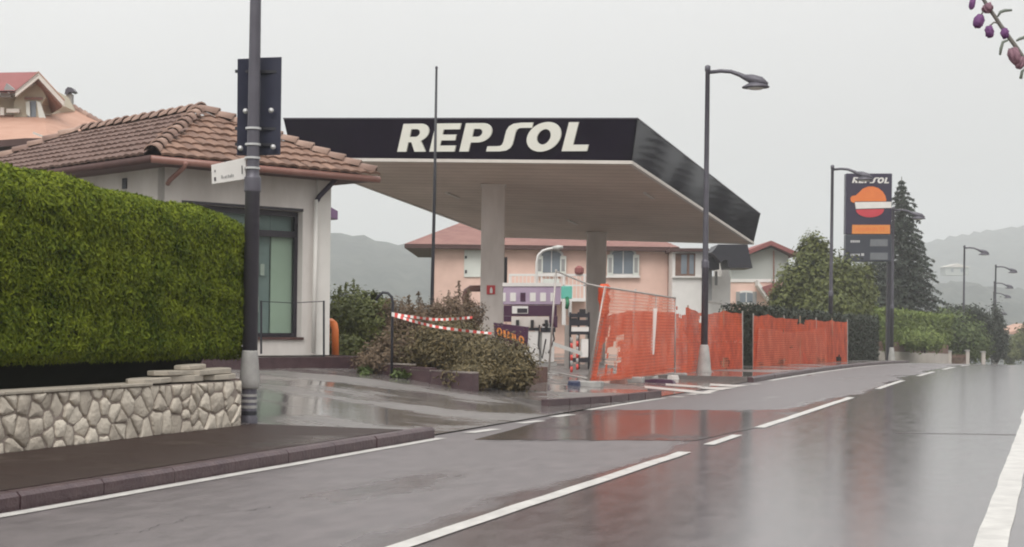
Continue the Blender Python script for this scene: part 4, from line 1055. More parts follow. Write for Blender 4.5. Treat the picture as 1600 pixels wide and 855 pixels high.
# near netted panel
fa = thing('fence_panel', 'tube framed site fence panel draped with torn orange netting', 'fence panel', W(985, 592, 33.5))
dl, dr = 30.9, 37.8
b = MB(); rod(b, [(918, 600, dl), (946, 447, dl)], .024); rod(b, [(1054, 584, dr), (1055, 464, dr)], .022); rod(b, [(946, 449, dl), (985, 455, 33), (1055, 466, dr)], .02); rod(b, [(921, 590, dl), (1054, 576, dr)], .018)
rod(b, [(983, 594, 33.6), (993, 452, 33.6)], .024); rod(b, [(1021, 588, 35.6), (1025, 460, 35.6)], .018)
b.build('tube_frame', M['galv'], fa, smooth=True)
sheet('netting', [(946, 449, dl-.03), (985, 456, 33), (1055, 467, dr-.03)], [(921, 598, dl-.03), (985, 592, 33.2), (1054, 582, dr-.03)], M['netting_thin'], fa, 36, 14, .035, [(.2, .28, .10, .16), (.06, .2, .035, .2), (.33, .12, .05, .06)])
sheet('netting_fold', [(944, 494, dl+.05), (985, 486, 33.4), (1055, 488, dr+.05)], [(924, 597, dl+.05), (985, 590, 33.4), (1054, 581, dr+.05)], M['netting'], fa, 36, 12, .06, [(.24, .34, .10, .22), (.09, .3, .04, .32), (.32, .62, .06, .05), (.12, .75, .06, .04)])
for fp_ in (W(918, 602, dl), W(984, 595, 33.5), W(1053, 588, dr)):
    b = MB(); foot(b, fp_); b.build('foot', M['cone'], fa, bevel=.02)
b = MB(); A = [W(1016, 554, 35.3), W(1022, 554, 35.3), W(1027, 482, 35.3), W(1020.5, 482, 35.3)]; b.prism(A, Vector((0, .03, 0))); o = b.build('white_plank', M['white'], None, loc=A[0]); tag(o, 'narrow white plank hanging upright on the orange netted panel', 'plank')
# upright roll of netting at the far column
b = MB(); c = W(944, 494, 31.6); b.lathe(c, [(.05, -.05), (.10, .1), (.08, .22), (.13, .34), (.10, .48), (.14, .58), (.06, .66)], 9)
for v_ in b.v: v_ += Vector((random.uniform(-.03, .03), random.uniform(-.03, .03), 0))
o = b.build('netting_bundle', M['netting'], None, smooth=True, loc=c); tag(o, 'bunched bundle of orange netting tied at the top of the first panel', 'netting')
# long netting run, in lengths between stakes
run_t = [(1055, 478, 38.2), (1075, 480, 39.6), (1100, 490, 41.2), (1130, 486, 43.3), (1160, 489, 45.4)]
run_b = [(1055, 584, 38.2), (1075, 583, 39.6), (1100, 582, 41.2), (1130, 580, 43.3), (1160, 578, 45.4)]
n1 = thing('netting_fence', 'orange netting fence between the framed panel and the narrow gap, behind the lamp', 'netting fence', W(1105, 582, 41.5))
sheet('netting', run_t, run_b, M['netting'], n1, 60, 18, .09, [(.12, .93, .10, .07), (.78, .12, .05, .10), (.45, .88, .04, .05)], sag=.03)
sheet('netting_fold', [(1062, 508, 38.8), (1110, 512, 42.0), (1152, 508, 45.0)], [(1060, 580, 38.6), (1110, 578, 42.0), (1150, 577, 44.9)], M['netting_thin'], n1, 40, 10, .12)
n2t = [(1177, 493, 46.8), (1200, 491, 48.6), (1225, 496, 50.6), (1250, 497, 52.8), (1275, 499, 55.2), (1300, 500, 58.2), (1324, 502, 62.2)]
n2b = [(1177, 577, 46.8), (1200, 576, 48.6), (1225, 574.5, 50.6), (1250, 573, 52.8), (1275, 571.5, 55.2), (1300, 570, 58.2), (1324, 568, 62.2)]
n2 = thing('netting_fence', 'long sagging orange netting fence from the narrow gap to the black hedge end', 'netting fence', W(1250, 573, 53))
sheet('netting', n2t, n2b, M['netting'], n2, 130, 18, .10, [(.08, .06, .04, .06), (.30, .10, .05, .07), (.52, .95, .05, .05), (.71, .08, .05, .08), (.90, .12, .03, .08), (.33, .72, .012, .03), (.41, .42, .012, .025)], sag=.05)
sheet('netting_fold', [(1185, 512, 47.2), (1240, 520, 51.8), (1290, 512, 56.6)], [(1182, 574, 47.0), (1240, 570, 51.8), (1292, 568, 56.9)], M['netting_thin'], n2, 60, 10, .13)
for root, tops, bots, idx in ((n1, run_t, run_b, (1, 3, 4)), (n2, n2t, n2b, (0, 2, 3, 4, 5, 6))):
    for i in idx:
        b = MB(); t, bb = tops[i], bots[i]; b.tube([W(bb[0], bb[1]+3, bb[2]+.12), W(t[0], t[1]-3, t[2]+.12)], .022, 6); b.build('stake', M['wood'] if i % 2 else M['galv'], root)
for root, (u0, v0, d0), (u1, v1, d1), nm in ((n1, (1055, 536, 38.1), (1160, 536, 45.3), 'tie_band'), (n2, (1177, 536, 46.7), (1324, 538, 62.1), 'tie_band')):
    n = 50; b = MB(); P = [W(u0+(u1-u0)*k/n, v0+(v1-v0)*k/n+random.uniform(-.8, .8), d0+(d1-d0)*k/n-.14) for k in range(n+1)]
    for k in range(n):
        if random.random() < .8: b.quad(P[k], P[k+1], P[k+1]+UP*.07, P[k]+UP*.07)
    b.build(nm, M['netting_thin'], root)
for u0, u1, v in ((1223, 1240, 517), (1225, 1238, 553)):
    dd = 51.2; b = MB(); b.quad(W(u0, v, dd), W(u1, v-1, dd+.9), W(u1, v-5, dd+.9), W(u0, v-4, dd)); b.build('tear_patch', M['netting_thin'], n2)
# litter at the foot of the fence
for nm, u, v, d, sx, sy, sz, m, lab in (('plastic_sheet', 897, 598, 30.6, .3, .25, .09, 'blue', 'crumpled blue plastic lying left of the first fence foot'), ('broken_board', 966, 594, 33, .5, .3, .12, 'gutter', 'reddish brown broken board at the foot of the netted panel'), ('dark_board', 1030, 594, 34.6, 1.0, .4, .1, 'maroon', 'dark purple board lying flat at the foot of the netted panel'), ('rubble_block', 1012, 584, 35.6, .6, .3, .12, 'cone', 'pale rubble block under the white plank'), ('rubble_block', 1052, 583, 37, .34, .3, .12, 'white', 'small white block by the right end of the netted panel'), ('rubble_block', 1110, 579, 40.5, .4, .25, .1, 'cone', 'grey block beside the foot of the lamp at the canopy')):
    p = W(u, v, d); q, s = qs_of(p); b = MB(); pts = []
    for k in range(7):
        a = 6.283*k/7; rr = random.uniform(.8, 1.1); pts.append(Vector((p.x+math.cos(a)*sx/2*rr, p.y+math.sin(a)*sy/2*rr, terr(q, s)-.03)))
    b.prism(pts, sz+.03); 
    for i in range(7, 14): b.v[i].z += random.uniform(-.04, .03); b.v[i].x = p.x+(b.v[i].x-p.x)*.85
    o = b.build(nm, M[m], None, loc=p, bevel=.012); tag(o, lab, 'debris')
# dark clipped hedge behind the netting
def strip_hedge(name, label, p0, p1, w, z0, z1, n, size, m, aspect=.5, rough=.05):
    root = thing(name, label, 'hedge', p0.lerp(p1, .5))
    dv = (p1-p0); L = Vector((dv.x, dv.y, 0)).length; t = Vector((dv.x, dv.y, 0)).normalized(); nn = Vector((t.y, -t.x, 0))
    nn = nn if nn.y < 0 or nn.x > 0 else -nn
    b = MB(); c0 = p0-nn*w*.42; b.box(Vector((c0.x, c0.y, p0.z+z0))+t*.08, t*(L-.16)+UP*(p1.z-p0.z), nn*w*.84, UP*(z1-z0-.12)); b.build('shade_core', M['hedge_core'], root)
    P = np.zeros((n, 3)); Nr = np.zeros((n, 3))
    for i in range(n):
        k = random.random(); x = random.random()*L; zz = p0.z+(p1.z-p0.z)*x/L; j = random.gauss(0, rough)
        if k < .6: y = w/2+j; z = random.uniform(z0, z1); N_ = nn+UP*.3
        elif k < .8: y = random.uniform(-w/2, w/2); z = z1+j; N_ = UP
        elif k < .9: y = random.uniform(-w/2, w/2); x = L+j; z = random.uniform(z0, z1); N_ = t
        else: y = random.uniform(-w/2, w/2); x = j; z = random.uniform(z0, z1); N_ = -t
        q = p0+t*x+nn*y; P[i] = (q.x, q.y, zz+z+.05*math.sin(x*1.7)); Nr[i] = N_
    leaf_mesh('foliage', P, Nr, size, aspect, m, root, jitter=.6); return root
hp0, hp1 = W(1152, 575, 48.5), W(1352, 559, 73.5)
hp0.z, hp1.z = .0, -.2
strip_hedge('dark_hedge', 'nearly black clipped conifer hedge behind the orange netting', hp0, hp1, 1.2, -.1, 1.95, 26000, .11, M['leaf_dark'])

# ================================================================ PRICE TOTEM
d = 82.0; kx = d/F
tt = thing('price_sign', 'tall navy petrol price sign with round orange and red emblem', 'sign', W(1356, 560, d))
b = MB(); face_box(b, 1321, 271, 1393, 366, d, .5); b.build('panel', M['totem'], tt, bevel=.03)
b = MB(); face_box(b, 1321, 366.6, 1393, 409, d, .5); b.build('price_panel', M['totem_low'], tt, bevel=.03)
b = MB(); face_box(b, 1321, 409.5, 1328, 575, d+.1, .3); face_box(b, 1385, 409.5, 1391, 575, d+.1, .3); b.build('post', M['dark'], tt)
Ot = W(1321, 366, d)
sx_ = (W(1393, 366, d)-Ot).x; sz_ = W(1321, 271, d).z-Ot.z
flatv = lambda u, v, f=0: Vector((W(u, v, d).x, d-f, W(u, v, d).z))
wd_, x0, x1 = brand_word(ext=.01); p0 = flatv(1331, 286, .03); wl = (W(1389, 286, d)-p0).x; hl = W(1331, 277, d).z-p0.z
for vs, fs in wd_:
    b = MB(); b.add([p0+Vector(((v.x-x0)/(x1-x0)*wl, -v.z, v.y*hl)) for v in vs], fs); b.build('letter', M['white'], tt)
def totem_shape(nm, sp, m, f):
    vs, fs = curve_mesh(sp, .012); b = MB(); b.add([flatv(v.x, -v.y, f-v.z) for v in vs], fs); return b.build(nm, m, tt)
neg = lambda pts: [(x, -y) for x, y in pts]
# orange dome with its bulge, white bar, red bowl (pixel outline of the emblem on the panel face)
dome = [(1335, 318)]+[(1359+26*math.cos(a), 318-26*math.sin(a)) for a in frange(math.pi*.80, 0, 20)]+[(1385, 318)]
dome = [(1334, 317.5), (1329.5, 315), (1328.5, 310), (1331, 306.5), (1337, 305.5), (1342, 301), (1348, 295), (1356, 291.8), (1364, 291.5), (1372, 294), (1379, 299.5), (1383, 306), (1384.5, 312), (1384.2, 314.8), (1336, 315)]
totem_shape('emblem_dome', [neg(dome)], M['orange'], .03)
totem_shape('emblem_bar', [neg([(1335.5, 316), (1392.5, 315.5), (1392.5, 325), (1337, 326.5)])], M['white'], .03)
bowl = [(1338, 327.6)]+[(1359+22*math.cos(a), 327.2+12.6*math.sin(a)) for a in frange(math.pi*.97, math.pi*.03, 20)]+[(1381, 326.8)]
totem_shape('emblem_bowl', [neg(bowl)], M['redlogo'], .03)
b = MB(); A = [flatv(1331, 365.5, .03), flatv(1390.5, 365.5, .03), flatv(1390.5, 351.5, .03), flatv(1331.5, 351.5, .03)]; b.prism(A, Vector((0, .02, 0))); ob = b.build('orange_bar', M['orange_led'], tt)
for u0, u1, h in ((1337, 1371, 4.0), (1375, 1383, 5.5)):
    b = MB(); n = int((u1-u0)/3)
    for k in range(n):
        ua = u0+(u1-u0)*k/n; b.poly([flatv(ua, 360.5, .034), flatv(ua+2.2, 360.5, .034), flatv(ua+2.2+random.uniform(-.5, .5), 360.5-h, .034), flatv(ua, 360.5-h, .034)])
    b.build('bar_lettering', M['orange'], tt)
for v in (376, 397):
    b = MB(); n = 5 
    for k in range(n):
        ua = 1329+k*3; b.poly([flatv(ua, v+3, .012), flatv(ua+2.3, v+3, .012), flatv(ua+2.3, v-.3, .012), flatv(ua, v-.3, .012)])
    if v > 390: b.poly([flatv(1345.5, v+3, .012), flatv(1350, v+3, .012), flatv(1350, v-1, .012), flatv(1345.5, v-1, .012)])
    b.build('price_label', M['screw'], tt)
    b = MB(); A = [flatv(1359, v+9, .02), flatv(1387, v+9, .02), flatv(1387, v-2, .02), flatv(1360, v-2, .02)]; b.prism(A, Vector((0, .015, 0))); b.build('display', M['display'], tt)
# ================================================================ HOUSES
def wpoly(b, px, d, m=None): b.poly([W(u, v, d) for u, v in px])
def rect_part(name, u0, v0, u1, v1, d, depth, m, root, front=0., bevel=0):
    b = MB(); face_box(b, u0, v0, u1, v1, d, depth, front); return b.build(name, M[m], root, bevel=bevel)
# pink house behind the canopy
d = 75.0
ph = thing('pink_house', 'two storey pink house with brown hip roof seen under the canopy', 'house', W(860, 560, d))
b = MB(); face_box(b, 675, 380, 1047, 575, d, 9); b.build('wall', M['pink'], ph)
e0, e1 = W(632, 381, d-.6), W(1062, 385, d-.6); e1.z = e0.z; bk = Vector((0, 10.9, 0))
r0 = e0+Vector((4.8, 5.4, 2.3)); r1 = e1+Vector((-4.8, 5.4, 2.3))
b = MB(); b.add([e0, e1, e1+bk, e0+bk, r0, r1], [(0, 1, 5, 4), (1, 2, 5), (2, 3, 4, 5), (3, 0, 4)]); b.build('roof', M['roof_brown'], ph)
b = MB(); b.add([e0-UP*.02, e1-UP*.02, e1+bk-UP*.02, e0+bk-UP*.02, e0-UP*.2, e1-UP*.2, e1+bk-UP*.2, e0+bk-UP*.2], [(0, 1, 5, 4), (1, 2, 6, 5), (2, 3, 7, 6), (3, 0, 4, 7), (4, 5, 6, 7)]); b.build('eaves', M['eave'], ph)
b = MB(); p = W(676, 389, d-.06); b.tube([p, W(676, 575, d-.06)], .05, 6); b.tube([W(1046, 386, d-.1), W(1044, 575, d-.1)], .07, 6); b.build('downpipe', M['gutter'], ph)
def win(root, u0, v0, u1, v1, d, arch=0, shutters=True, glass='glass_dark'):
    f = MB(); n = 10; w_ = u1-u0; cx = (u0+u1)/2
    def outline(m):
        pts = [(u0-m, v1+m), (u1+m, v1+m), (u1+m, v0+arch-m*.3)]
        for k in range(1, n): a = math.pi*k/n; pts.append((cx+(w_/2+m)*math.cos(a), v0+arch-m*.3-(arch+m*.6)*math.sin(a)))
        pts.append((u0-m, v0+arch-m*.3)); return pts
    o = MB(); o.prism([W(u, v, d-.10) for u, v in outline(2.2)], Vector((0, .13, 0))); fr = o.build('window', M['white'], root)
    i = MB(); i.prism([W(u, v, d-.125) for u, v in outline(-1.2)], Vector((0, .02, 0))); i.build('pane', M[glass], fr)
    mb = MB(); face_box(mb, cx-.6, v0, cx+.6, v1-1, d-.13, .02); mb.build('mullion', M['white'], fr)
    return fr
for u0, u1, v0, v1 in ((845, 878, 391, 427), (955, 992, 389, 429)):
    fr = win(ph, u0, v0, u1, v1, d, 7)
    for a, c in ((u0-6.5, u0+3), (u1-3, u1+6.5)):
        b = MB(); face_box(b, a, v0+9, c, v1+2, d, .05, .19); b.build('shutter', M['shutter'], fr)
        b = MB(); face_box(b, a+2, v0+14, c-2, v1-3, d, .02, .205); b.build('shutter_louvres', M['shutter_grey'], fr)
    b = MB(); face_box(b, u0-8, v1+2, u1+8, v1+5, d, .2, .2); b.build('sill', M['white'], fr)
b = MB(); face_box(b, 725, 391, 752, 433, d, .06, .07); sh = b.build('closed_shutter', M['shutter'], ph)
b = MB(); face_box(b, 726.5, 400, 729.5, 404, d, .03, .1); face_box(b, 726.5, 422, 729.5, 427, d, .03, .1); b.build('hinge', M['dark'], sh)
# balcony
bl = MB(); face_box(bl, 795, 466, 916, 471, d-1.4, 1.4); bal = bl.build('balcony', M['white'], ph)
b = MB(); face_box(b, 795, 428, 916, 431.5, d-1.35, .1)
for u in range(798, 917, 6): face_box(b, u, 431.5, u+1.1, 466, d-1.33, .05)
for u in (796, 846, 880, 913): face_box(b, u-1.5, 428.2, u+1.5, 466, d-1.34, .08)
face_box(b, 880, 445, 915, 447, d-1.34, .06); b.build('railing', M['white'], bal)
b = MB(); face_box(b, 848, 436, 874, 458, d-1.36, .03); b.build('louvre_panel', M['shutter'], bal)
for u, v0, v1, r, m, lab in ((905, 415, 429, .19, 'roof_red', 'terracotta chimney pot shaped lantern on the white balcony rail'),):
    b = MB(); c = W(u, v1, d-1.3); b.lathe(c, [(r*.9, 0), (r*1.2, .1), (r*1.2, .3), (r*.4, .42)], 10); o = b.build('lantern', M[m], None, loc=c); tag(o, lab, 'lantern')
# white annexe to the right
wa = thing('white_annexe', 'white rendered annexe with brown window beside the pink house', 'house', W(1090, 560, 73))
d = 73.0
b = MB(); face_box(b, 1049, 392, 1099, 575, d, 6); face_box(b, 1099.5, 432, 1140, 575, d+.3, 4); face_box(b, 1128, 404, 1140, 432, d+.3, 3); b.build('wall', M['white'], wa)
b = MB(); face_box(b, 1047, 388, 1108, 393, d, 7, .4); b.build('eaves', M['eave'], wa)
b = MB(); face_box(b, 1055, 396, 1086, 431, d, .05, .03); wd2 = b.build('window', M['gatewood'], wa)
b = MB(); face_box(b, 1064, 398, 1073, 428, d, .02, .05); face_box(b, 1077, 398, 1084, 428, d, .02, .05); b.build('pane', M['glass_dark'], wd2)
b = MB(); face_box(b, 1050, 431.5, 1100, 434, d, .2, .15); b.build('sill', M['white'], wa)
b = MB(); A = [W(1118, 388, 70), W(1112, 394, 70), W(1127, 410, 70), W(1131, 406, 70), W(1136, 406, 70), W(1139, 419, 70), W(1176, 419, 70), W(1168, 382, 70), W(1122, 382, 70)]
b.prism(A, Vector((0, 2.5, 0))); face_box(b, 1105, 402, 1124, 421, 71, 2); o = b.build('porch_roof', M['dark'], wa)
b = MB(); face_box(b, 1106, 421, 1112, 470, d, .05, .2); face_box(b, 1117, 424, 1121, 446, d, .05, .2); b.build('doorway', M['shutter_grey'], wa)
b = MB(); b.prism([W(1104, 470, d-.3), W(1128, 474, d-.3), W(1128, 477, d-.3), W(1104, 473, d-.3)], Vector((0, .1, 0))); b.build('handrail', M['galv'], wa)
# far pink gable house
d = 100.0
gh = thing('gable_house', 'smaller pink and grey house with red gable roof right of the canopy', 'house', W(1200, 540, d))
b = MB(); face_box(b, 1140, 440, 1232, 560, d, 9); b.build('wall', M['pink'], gh)
b = MB(); b.prism([W(1142, 439.6, d+.1), W(1232, 439.6, d+.1), W(1232, 400, d+.1), W(1205, 387, d+.1), W(1142, 408, d+.1)], Vector((0, 8.6, 0))); b.build('upper_wall', M['pinkgrey'], gh)
b = MB()
for a, c in (((1205, 376), (1140, 404)), ((1205, 376), (1246, 394))):
    A = W(*a, d-.7); C = W(*c, d-.7); b.prism([A, C, C-UP*.28, A-UP*.28], Vector((0, 10, 0)))
b.build('roof', M['roof_red'], gh)
rect_part('string_course', 1139, 436, 1233, 441, d, .1, 'white', gh, .08)
fr = win(gh, 1154, 456, 1178, 474, d, 3)
for a, c in ((1150, 1156), (1176, 1182)):
    b = MB(); face_box(b, a, 456, c, 476, d, .05, .16); b.build('shutter', M['shutter_grey'], fr)
b = MB(); A, C = W(1184, 446, d-1.2), W(1204, 474, d-1.2); b.prism([A, C, C+UP*.35, A+UP*.35], Vector((0, 1.2, 0))); b.build('porch_slope', M['white'], gh)
b = MB(); A, C = W(1188, 449, d-1.3), W(1208, 477, d-1.3); b.prism([A+Vector((.1, 0, 0)), C+Vector((.1, 0, 0)), C+Vector((1.2, 0, .25)), A+Vector((1.0, 0, .3))], Vector((0, 1.2, 0))); b.build('porch_roof', M['roof_red'], gh)
b = MB(); rod(b, [(1209, 392, d-.1), (1209, 440, d-.1)], .05); b.build('downpipe', M['gutter'], gh)
# white arched lamp standing before the pink house
d = 62
wl_ = thing('white_lamp', 'slim white lamp post with curved arm in front of the arched window', 'street lamp', W(838, 565, d))
b = MB(); rod(b, [(838, 575, d), (838, 440, d), (838.5, 410, d), (841, 399, d), (848, 392, d), (858, 389, d), (866, 387.5, d)], .05, 8); b.build('post', M['white'], wl_, smooth=True)
b = MB(); c = W(872, 387, d); b.tube([c-Vector((.22, 0, .02)), c, c+Vector((.2, 0, .03))], [.06, .1, .05], 8); b.build('lamp_head', M['lampglass'], wl_, smooth=True)
# orange roofed house at far left
d = 50.0
lh = thing('orange_roof_house', 'house with orange tiled roof and gabled dormer behind the hedge', 'house', W(40, 400, d))
def proj(u, v, dd): return W(u, v, dd)
# main roof plane rising away from an eave at the left
ea, eb = W(-60, 222, 48), W(78, 214, 48)
b = MB()
P = [W(-260, 236, 47.5), W(75, 216, 47.5), W(330, 262, 50), W(176, 203, 53.5), W(100, 160, 55), W(62, 150, 55), W(-260, 150, 55)]
P2 = [p+UP*-.15 for p in P]
n = len(P); b.add(P+P2, [list(range(n)), list(range(n, 2*n))]+[(i, (i+1) % n, (i+1) % n+n, i+n) for i in range(n)])
b.build('roof', M['roof_orange'], lh)
b = MB()
for a, c in (((100, 160, 55), (180, 205, 53.5)), ((180, 205, 53.5), (330, 262, 50))): ridge(b, W(*a)-UP*.02, W(*c)-UP*.02, 10, .12)
b.build('ridge_tiles', M['ridge'], lh)
b = MB(); face_box(b, -260, 222, 60, 420, 48.5, 8); b.build('wall', M['eave'], lh)
b = MB(); A = [W(-260, 238, 47.2), W(40, 216, 47.2), W(72, 216, 47.2), W(72, 221, 47.2), W(50, 226, 47.2), W(-260, 246, 47.2)]; b.prism(A, Vector((0, .8, 0))); b.build('eaves', M['eave'], lh)
b = MB(); A = [W(52, 206, 47.1), W(70, 213, 47.1), W(69, 216, 47.1), W(51, 209, 47.1)]; b.prism(A, Vector((0, .1, 0))); b.build('verge_board', M['trim'], lh)
# dormer
dd = 51.0
b = MB(); A = [W(22, 190, dd), W(66, 190, dd), W(66, 162, dd), W(72, 152, dd), W(60, 128, dd), W(28, 146, dd), W(22, 160, dd)]; b.prism(A, Vector((0, 3.5, 0))); dm = b.build('dormer', M['dormerwall'], lh)
b = MB(); A = [W(-60, 172, dd+.4), W(36, 172, dd+.4), W(36, 152, dd+.4), W(-60, 152, dd+.4)]; b.prism([W(-60, 190, dd+.4), W(36, 182, dd+.4), W(36, 148, dd+.4), W(-60, 148, dd+.4)], Vector((0, 3, 0))); b.build('dormer_side_wall', M['dormerwall'], dm)
b = MB()
for a, c in (((60, 114), (100, 158)), ((60, 114), (24, 143))):
    A, C = W(*a, dd-.6), W(*c, dd-.6); b.prism([A, C, C-UP*.18, A-UP*.18], Vector((0, .08, 0)))
b.build('bargeboard', M['trim'], dm)
b = MB()
A, C = W(60, 118, dd-.5), W(97, 160, dd-.5); b.prism([A-UP*.03, C-UP*.03, C-UP*.16, A-UP*.16], Vector((-2.0, 4, 0)))
b.build('dormer_eave', M['gutter'], dm)
b = MB(); A, C = W(60, 113.5, dd-.62), W(101, 158, dd-.62); b.prism([A+UP*.05, C+UP*.05, C+UP*.005, A+UP*.005], Vector((-2.2, 4.5, 0))); b.build('dormer_roof', M['roof_orange'], dm)
b = MB(); P = [W(60, 113.5, dd-.62), W(24, 142, dd-.62), W(-200, 142, dd-.5), W(-200, 117, dd+2.5), W(60, 112.5, dd+2.4)]; b.poly(P); b.poly([p-UP*.06 for p in P]); b.build('dormer_roof', M['roof_red'], dm)
rect_part('dormer_window', 43, 158, 56, 184, dd, .05, 'glass_dark', dm, .03)
for px in ([(40, 160), (46, 158), (47, 183), (41, 178)], [(57, 158), (63, 160), (72, 187), (61, 185)]):
    b = MB(); b.prism([W(u, v, dd-.12) for u, v in px], Vector((0, .05, 0))); b.build('shutter', M['shutter'], dm)
rect_part('dormer_lintel', 38, 152, 66, 156, dd, .06, 'gutter', dm, .05)
b = MB(); b.prism([W(0, 152, dd-.4), W(16, 152, dd-.4), W(16, 146, dd-.4), W(0, 142, dd-.4)], Vector((0, .3, 0))); b.prism([W(6, 140, dd-.5), W(22, 150, dd-.5), W(28, 144, dd-.5), W(10, 130, dd-.5)], Vector((0, .3, 0))); b.build('gutter_end', M['shutter_grey'], dm)
b = MB(); face_box(b, 0, 168, 6, 180, dd, .1, .2); face_box(b, 10, 170, 30, 176, dd, .1, .2); b.build('ledge', M['trim'], dm)
b = MB(); face_box(b, 103, 147, 112, 166, 54.6, .25); ch = b.build('chimney', M['cone'], lh)
b = MB(); A = [(101, 147), (102, 140), (106, 136), (112, 137), (117, 143), (113, 145), (108, 143), (106, 147)]; b.prism([W(u, v, 54.5) for u, v in A], Vector((0, .4, 0))); b.build('chimney_cowl', M['pole'], ch)
# houses on the far hillside
for i, (u, v, d, w_, lab) in enumerate(((1491, 422, 640, 5, 'pale house high on the misty hillside beyond the lamps'), (1600, 533, 230, 4, 'low pale house down the road at the right edge'))):
    c = W(u, v, d); hhx = thing('hillside_house', lab, 'house', c-UP*3, 'pale houses beyond the road')
    b = MB(); b.cbox(c-UP*.6, w_*1.9, 8, 3.4); b.build('wall', M['pinkgrey'], hhx)
    b = MB(); b.prism([c+Vector((-w_*1.1, -4.6, 1)), c+Vector((w_*1.1, -4.6, 1)), c+Vector((0, -4.6, 2.6))], Vector((0, 9.2, 0))); b.build('roof', M['trim' if i != 1 else 'roof_orange'], hhx)
    b = MB()
    for k in (-1, 1): b.cbox(c+Vector((k*w_*.4, -4.05, -.3)), 1.1, .08, 1.3)
    b.build('window', M['glass_dark'], hhx)

# ================================================================ TREES
def spruce(name, label, base, h, r, n, m, group=None):
    root = thing(name, label, 'tree', base, group); base = Vector(base)
    b = MB(); b.tube([base-UP*.3, base+UP*h*.5, base+UP*h], [h*.018, h*.011, .02], 8); b.build('trunk', M['bark'], root, smooth=True)
    P = []; Nn = []; lv = int(h*2.6); br = MB()
    per = n//(lv*9)
    for i in range(lv):
        t = (i+.5)/lv; z = h*(.06+.93*t); L0 = r*(1-t)**.85*random.uniform(.78, 1.12)+.12
        k = 9 if t < .8 else 6
        for j in range(k):
            a = 6.283*(j/k)+i*.9+random.uniform(-.25, .25); L = L0*random.uniform(.7, 1.15); dr = Vector((math.cos(a), math.sin(a), 0))
            tip = base+UP*(z-L*.28)+dr*L
            br.tube([base+UP*z, base+UP*(z-L*.16)+dr*L*.55, tip], [.035*(1-t)+.01, .02, .006], 4, False)
            for q in range(max(8, int(per*(1-t)**.6*1.8))):
                f = random.random()**.7; side = random.gauss(0, .16+.13*(1-f)); y = L*f
                p = base+UP*(z-L*.28*f+L*.09*math.sin(f*3.1)-abs(random.gauss(0, .10))-.05*abs(side)*3)+dr*y+Vector((-dr.y, dr.x, 0))*side*L*.55
                P.append(tuple(p)); Nn.append((dr.x*.3, dr.y*.3, .8))
    br.build('branches', M['bark'], root)
    leaf_mesh('needles', P, Nn, .26, .36, m, root, jitter=.5, drop=.5); return root
base = W(1406, 512, 110); base.z = -1.3; topz = W(1408, 276, 110).z
spruce('spruce_tree', 'tall dark spruce standing behind the price sign', base, topz-base.z, 4.5, 46000, M['needle'])
bush('broad_tree', 'rounded olive green tree behind the dark hedge and sign posts', 'tree',
     [blob(1282, 442, 80, 48, 52), blob(1246, 455, 80, 34, 40), blob(1318, 452, 80, 36, 46), blob(1270, 398, 80, 25, 32), blob(1224, 472, 79.5, 22, 26), blob(1342, 478, 80, 22, 28), blob(1295, 484, 79, 54, 28)],
     24000, .21, M['leaf_olive'], base=W(1285, 560, 80), stems=6, clump=.17, trunk='trunk', crown='crown', trunk_r=.12)
bush('broad_tree', 'dull olive tree filling the space between sign and spruce', 'tree', [blob(1345, 465, 92, 20, 44), blob(1352, 440, 92, 16, 30)], 3500, .24, M['leaf_olive'], base=W(1352, 560, 92), stems=4, clump=.2, trunk='trunk', crown='crown', trunk_r=.12)
def zfix(p, z): p = Vector(p); p.z = z; return p
a0, a1 = zfix(W(1362, 560, 90), -.7), zfix(W(1475, 560, 101), -1.0)
strip_hedge('garden_hedge', 'lime green clipped hedge in the garden below the spruce', a0, a1, 1.3, 1.3, 3.1, 9000, .2, M['leaf_lime'], rough=.08)
bush('round_shrub', 'round lime green shrub in front of the garden hedge', 'bush', [blob(1435, 530, 90, 36, 16), blob(1455, 535, 90, 22, 14)], 4000, .17, M['leaf_lime'], stems=3, trunk_r=.04)
bush('round_shrub', 'yellow green shrub at the left end of the garden wall', 'bush', [blob(1378, 526, 88, 18, 26)], 3000, .17, M['leaf_lime'], stems=3, trunk_r=.04)
bush('round_shrub', 'big mid green shrub right of the garden hedge', 'bush', [blob(1498, 525, 101, 32, 38), blob(1525, 535, 101, 22, 30), blob(1478, 520, 101, 22, 34)], 8000, .2, M['leaf_green'], stems=4, trunk_r=.05)
bush('round_shrub', 'dark shrub rising behind the big mid green shrub', 'bush', [blob(1500, 492, 108, 34, 16), blob(1525, 505, 108, 24, 20)], 5000, .22, M['leaf_dark'], stems=4, trunk_r=.05)
bush('cypress_tree', 'narrow dark cypress at the foot of the far lamps', 'tree', [blob(1554, 520, 117, 11, 42, 1.0), blob(1563, 530, 117, 10, 34, 1.0)], 5000, .2, M['leaf_dark'], stems=2, trunk='trunk', crown='crown', trunk_r=.08)
bush('far_tree', 'misty dark tree at the far right beyond the road', 'tree', [blob(1592, 540, 170, 18, 22), blob(1612, 530, 170, 22, 26)], 4000, .35, M['leaf_olive'], stems=3, trunk='trunk', crown='crown', trunk_r=.12)
bush('far_tree', 'misty bush behind the cypress at the road bend', 'tree', [blob(1578, 552, 160, 12, 16), blob(1535, 535, 150, 20, 26)], 3000, .3, M['leaf_olive'], stems=3, trunk='trunk', crown='crown', trunk_r=.1)
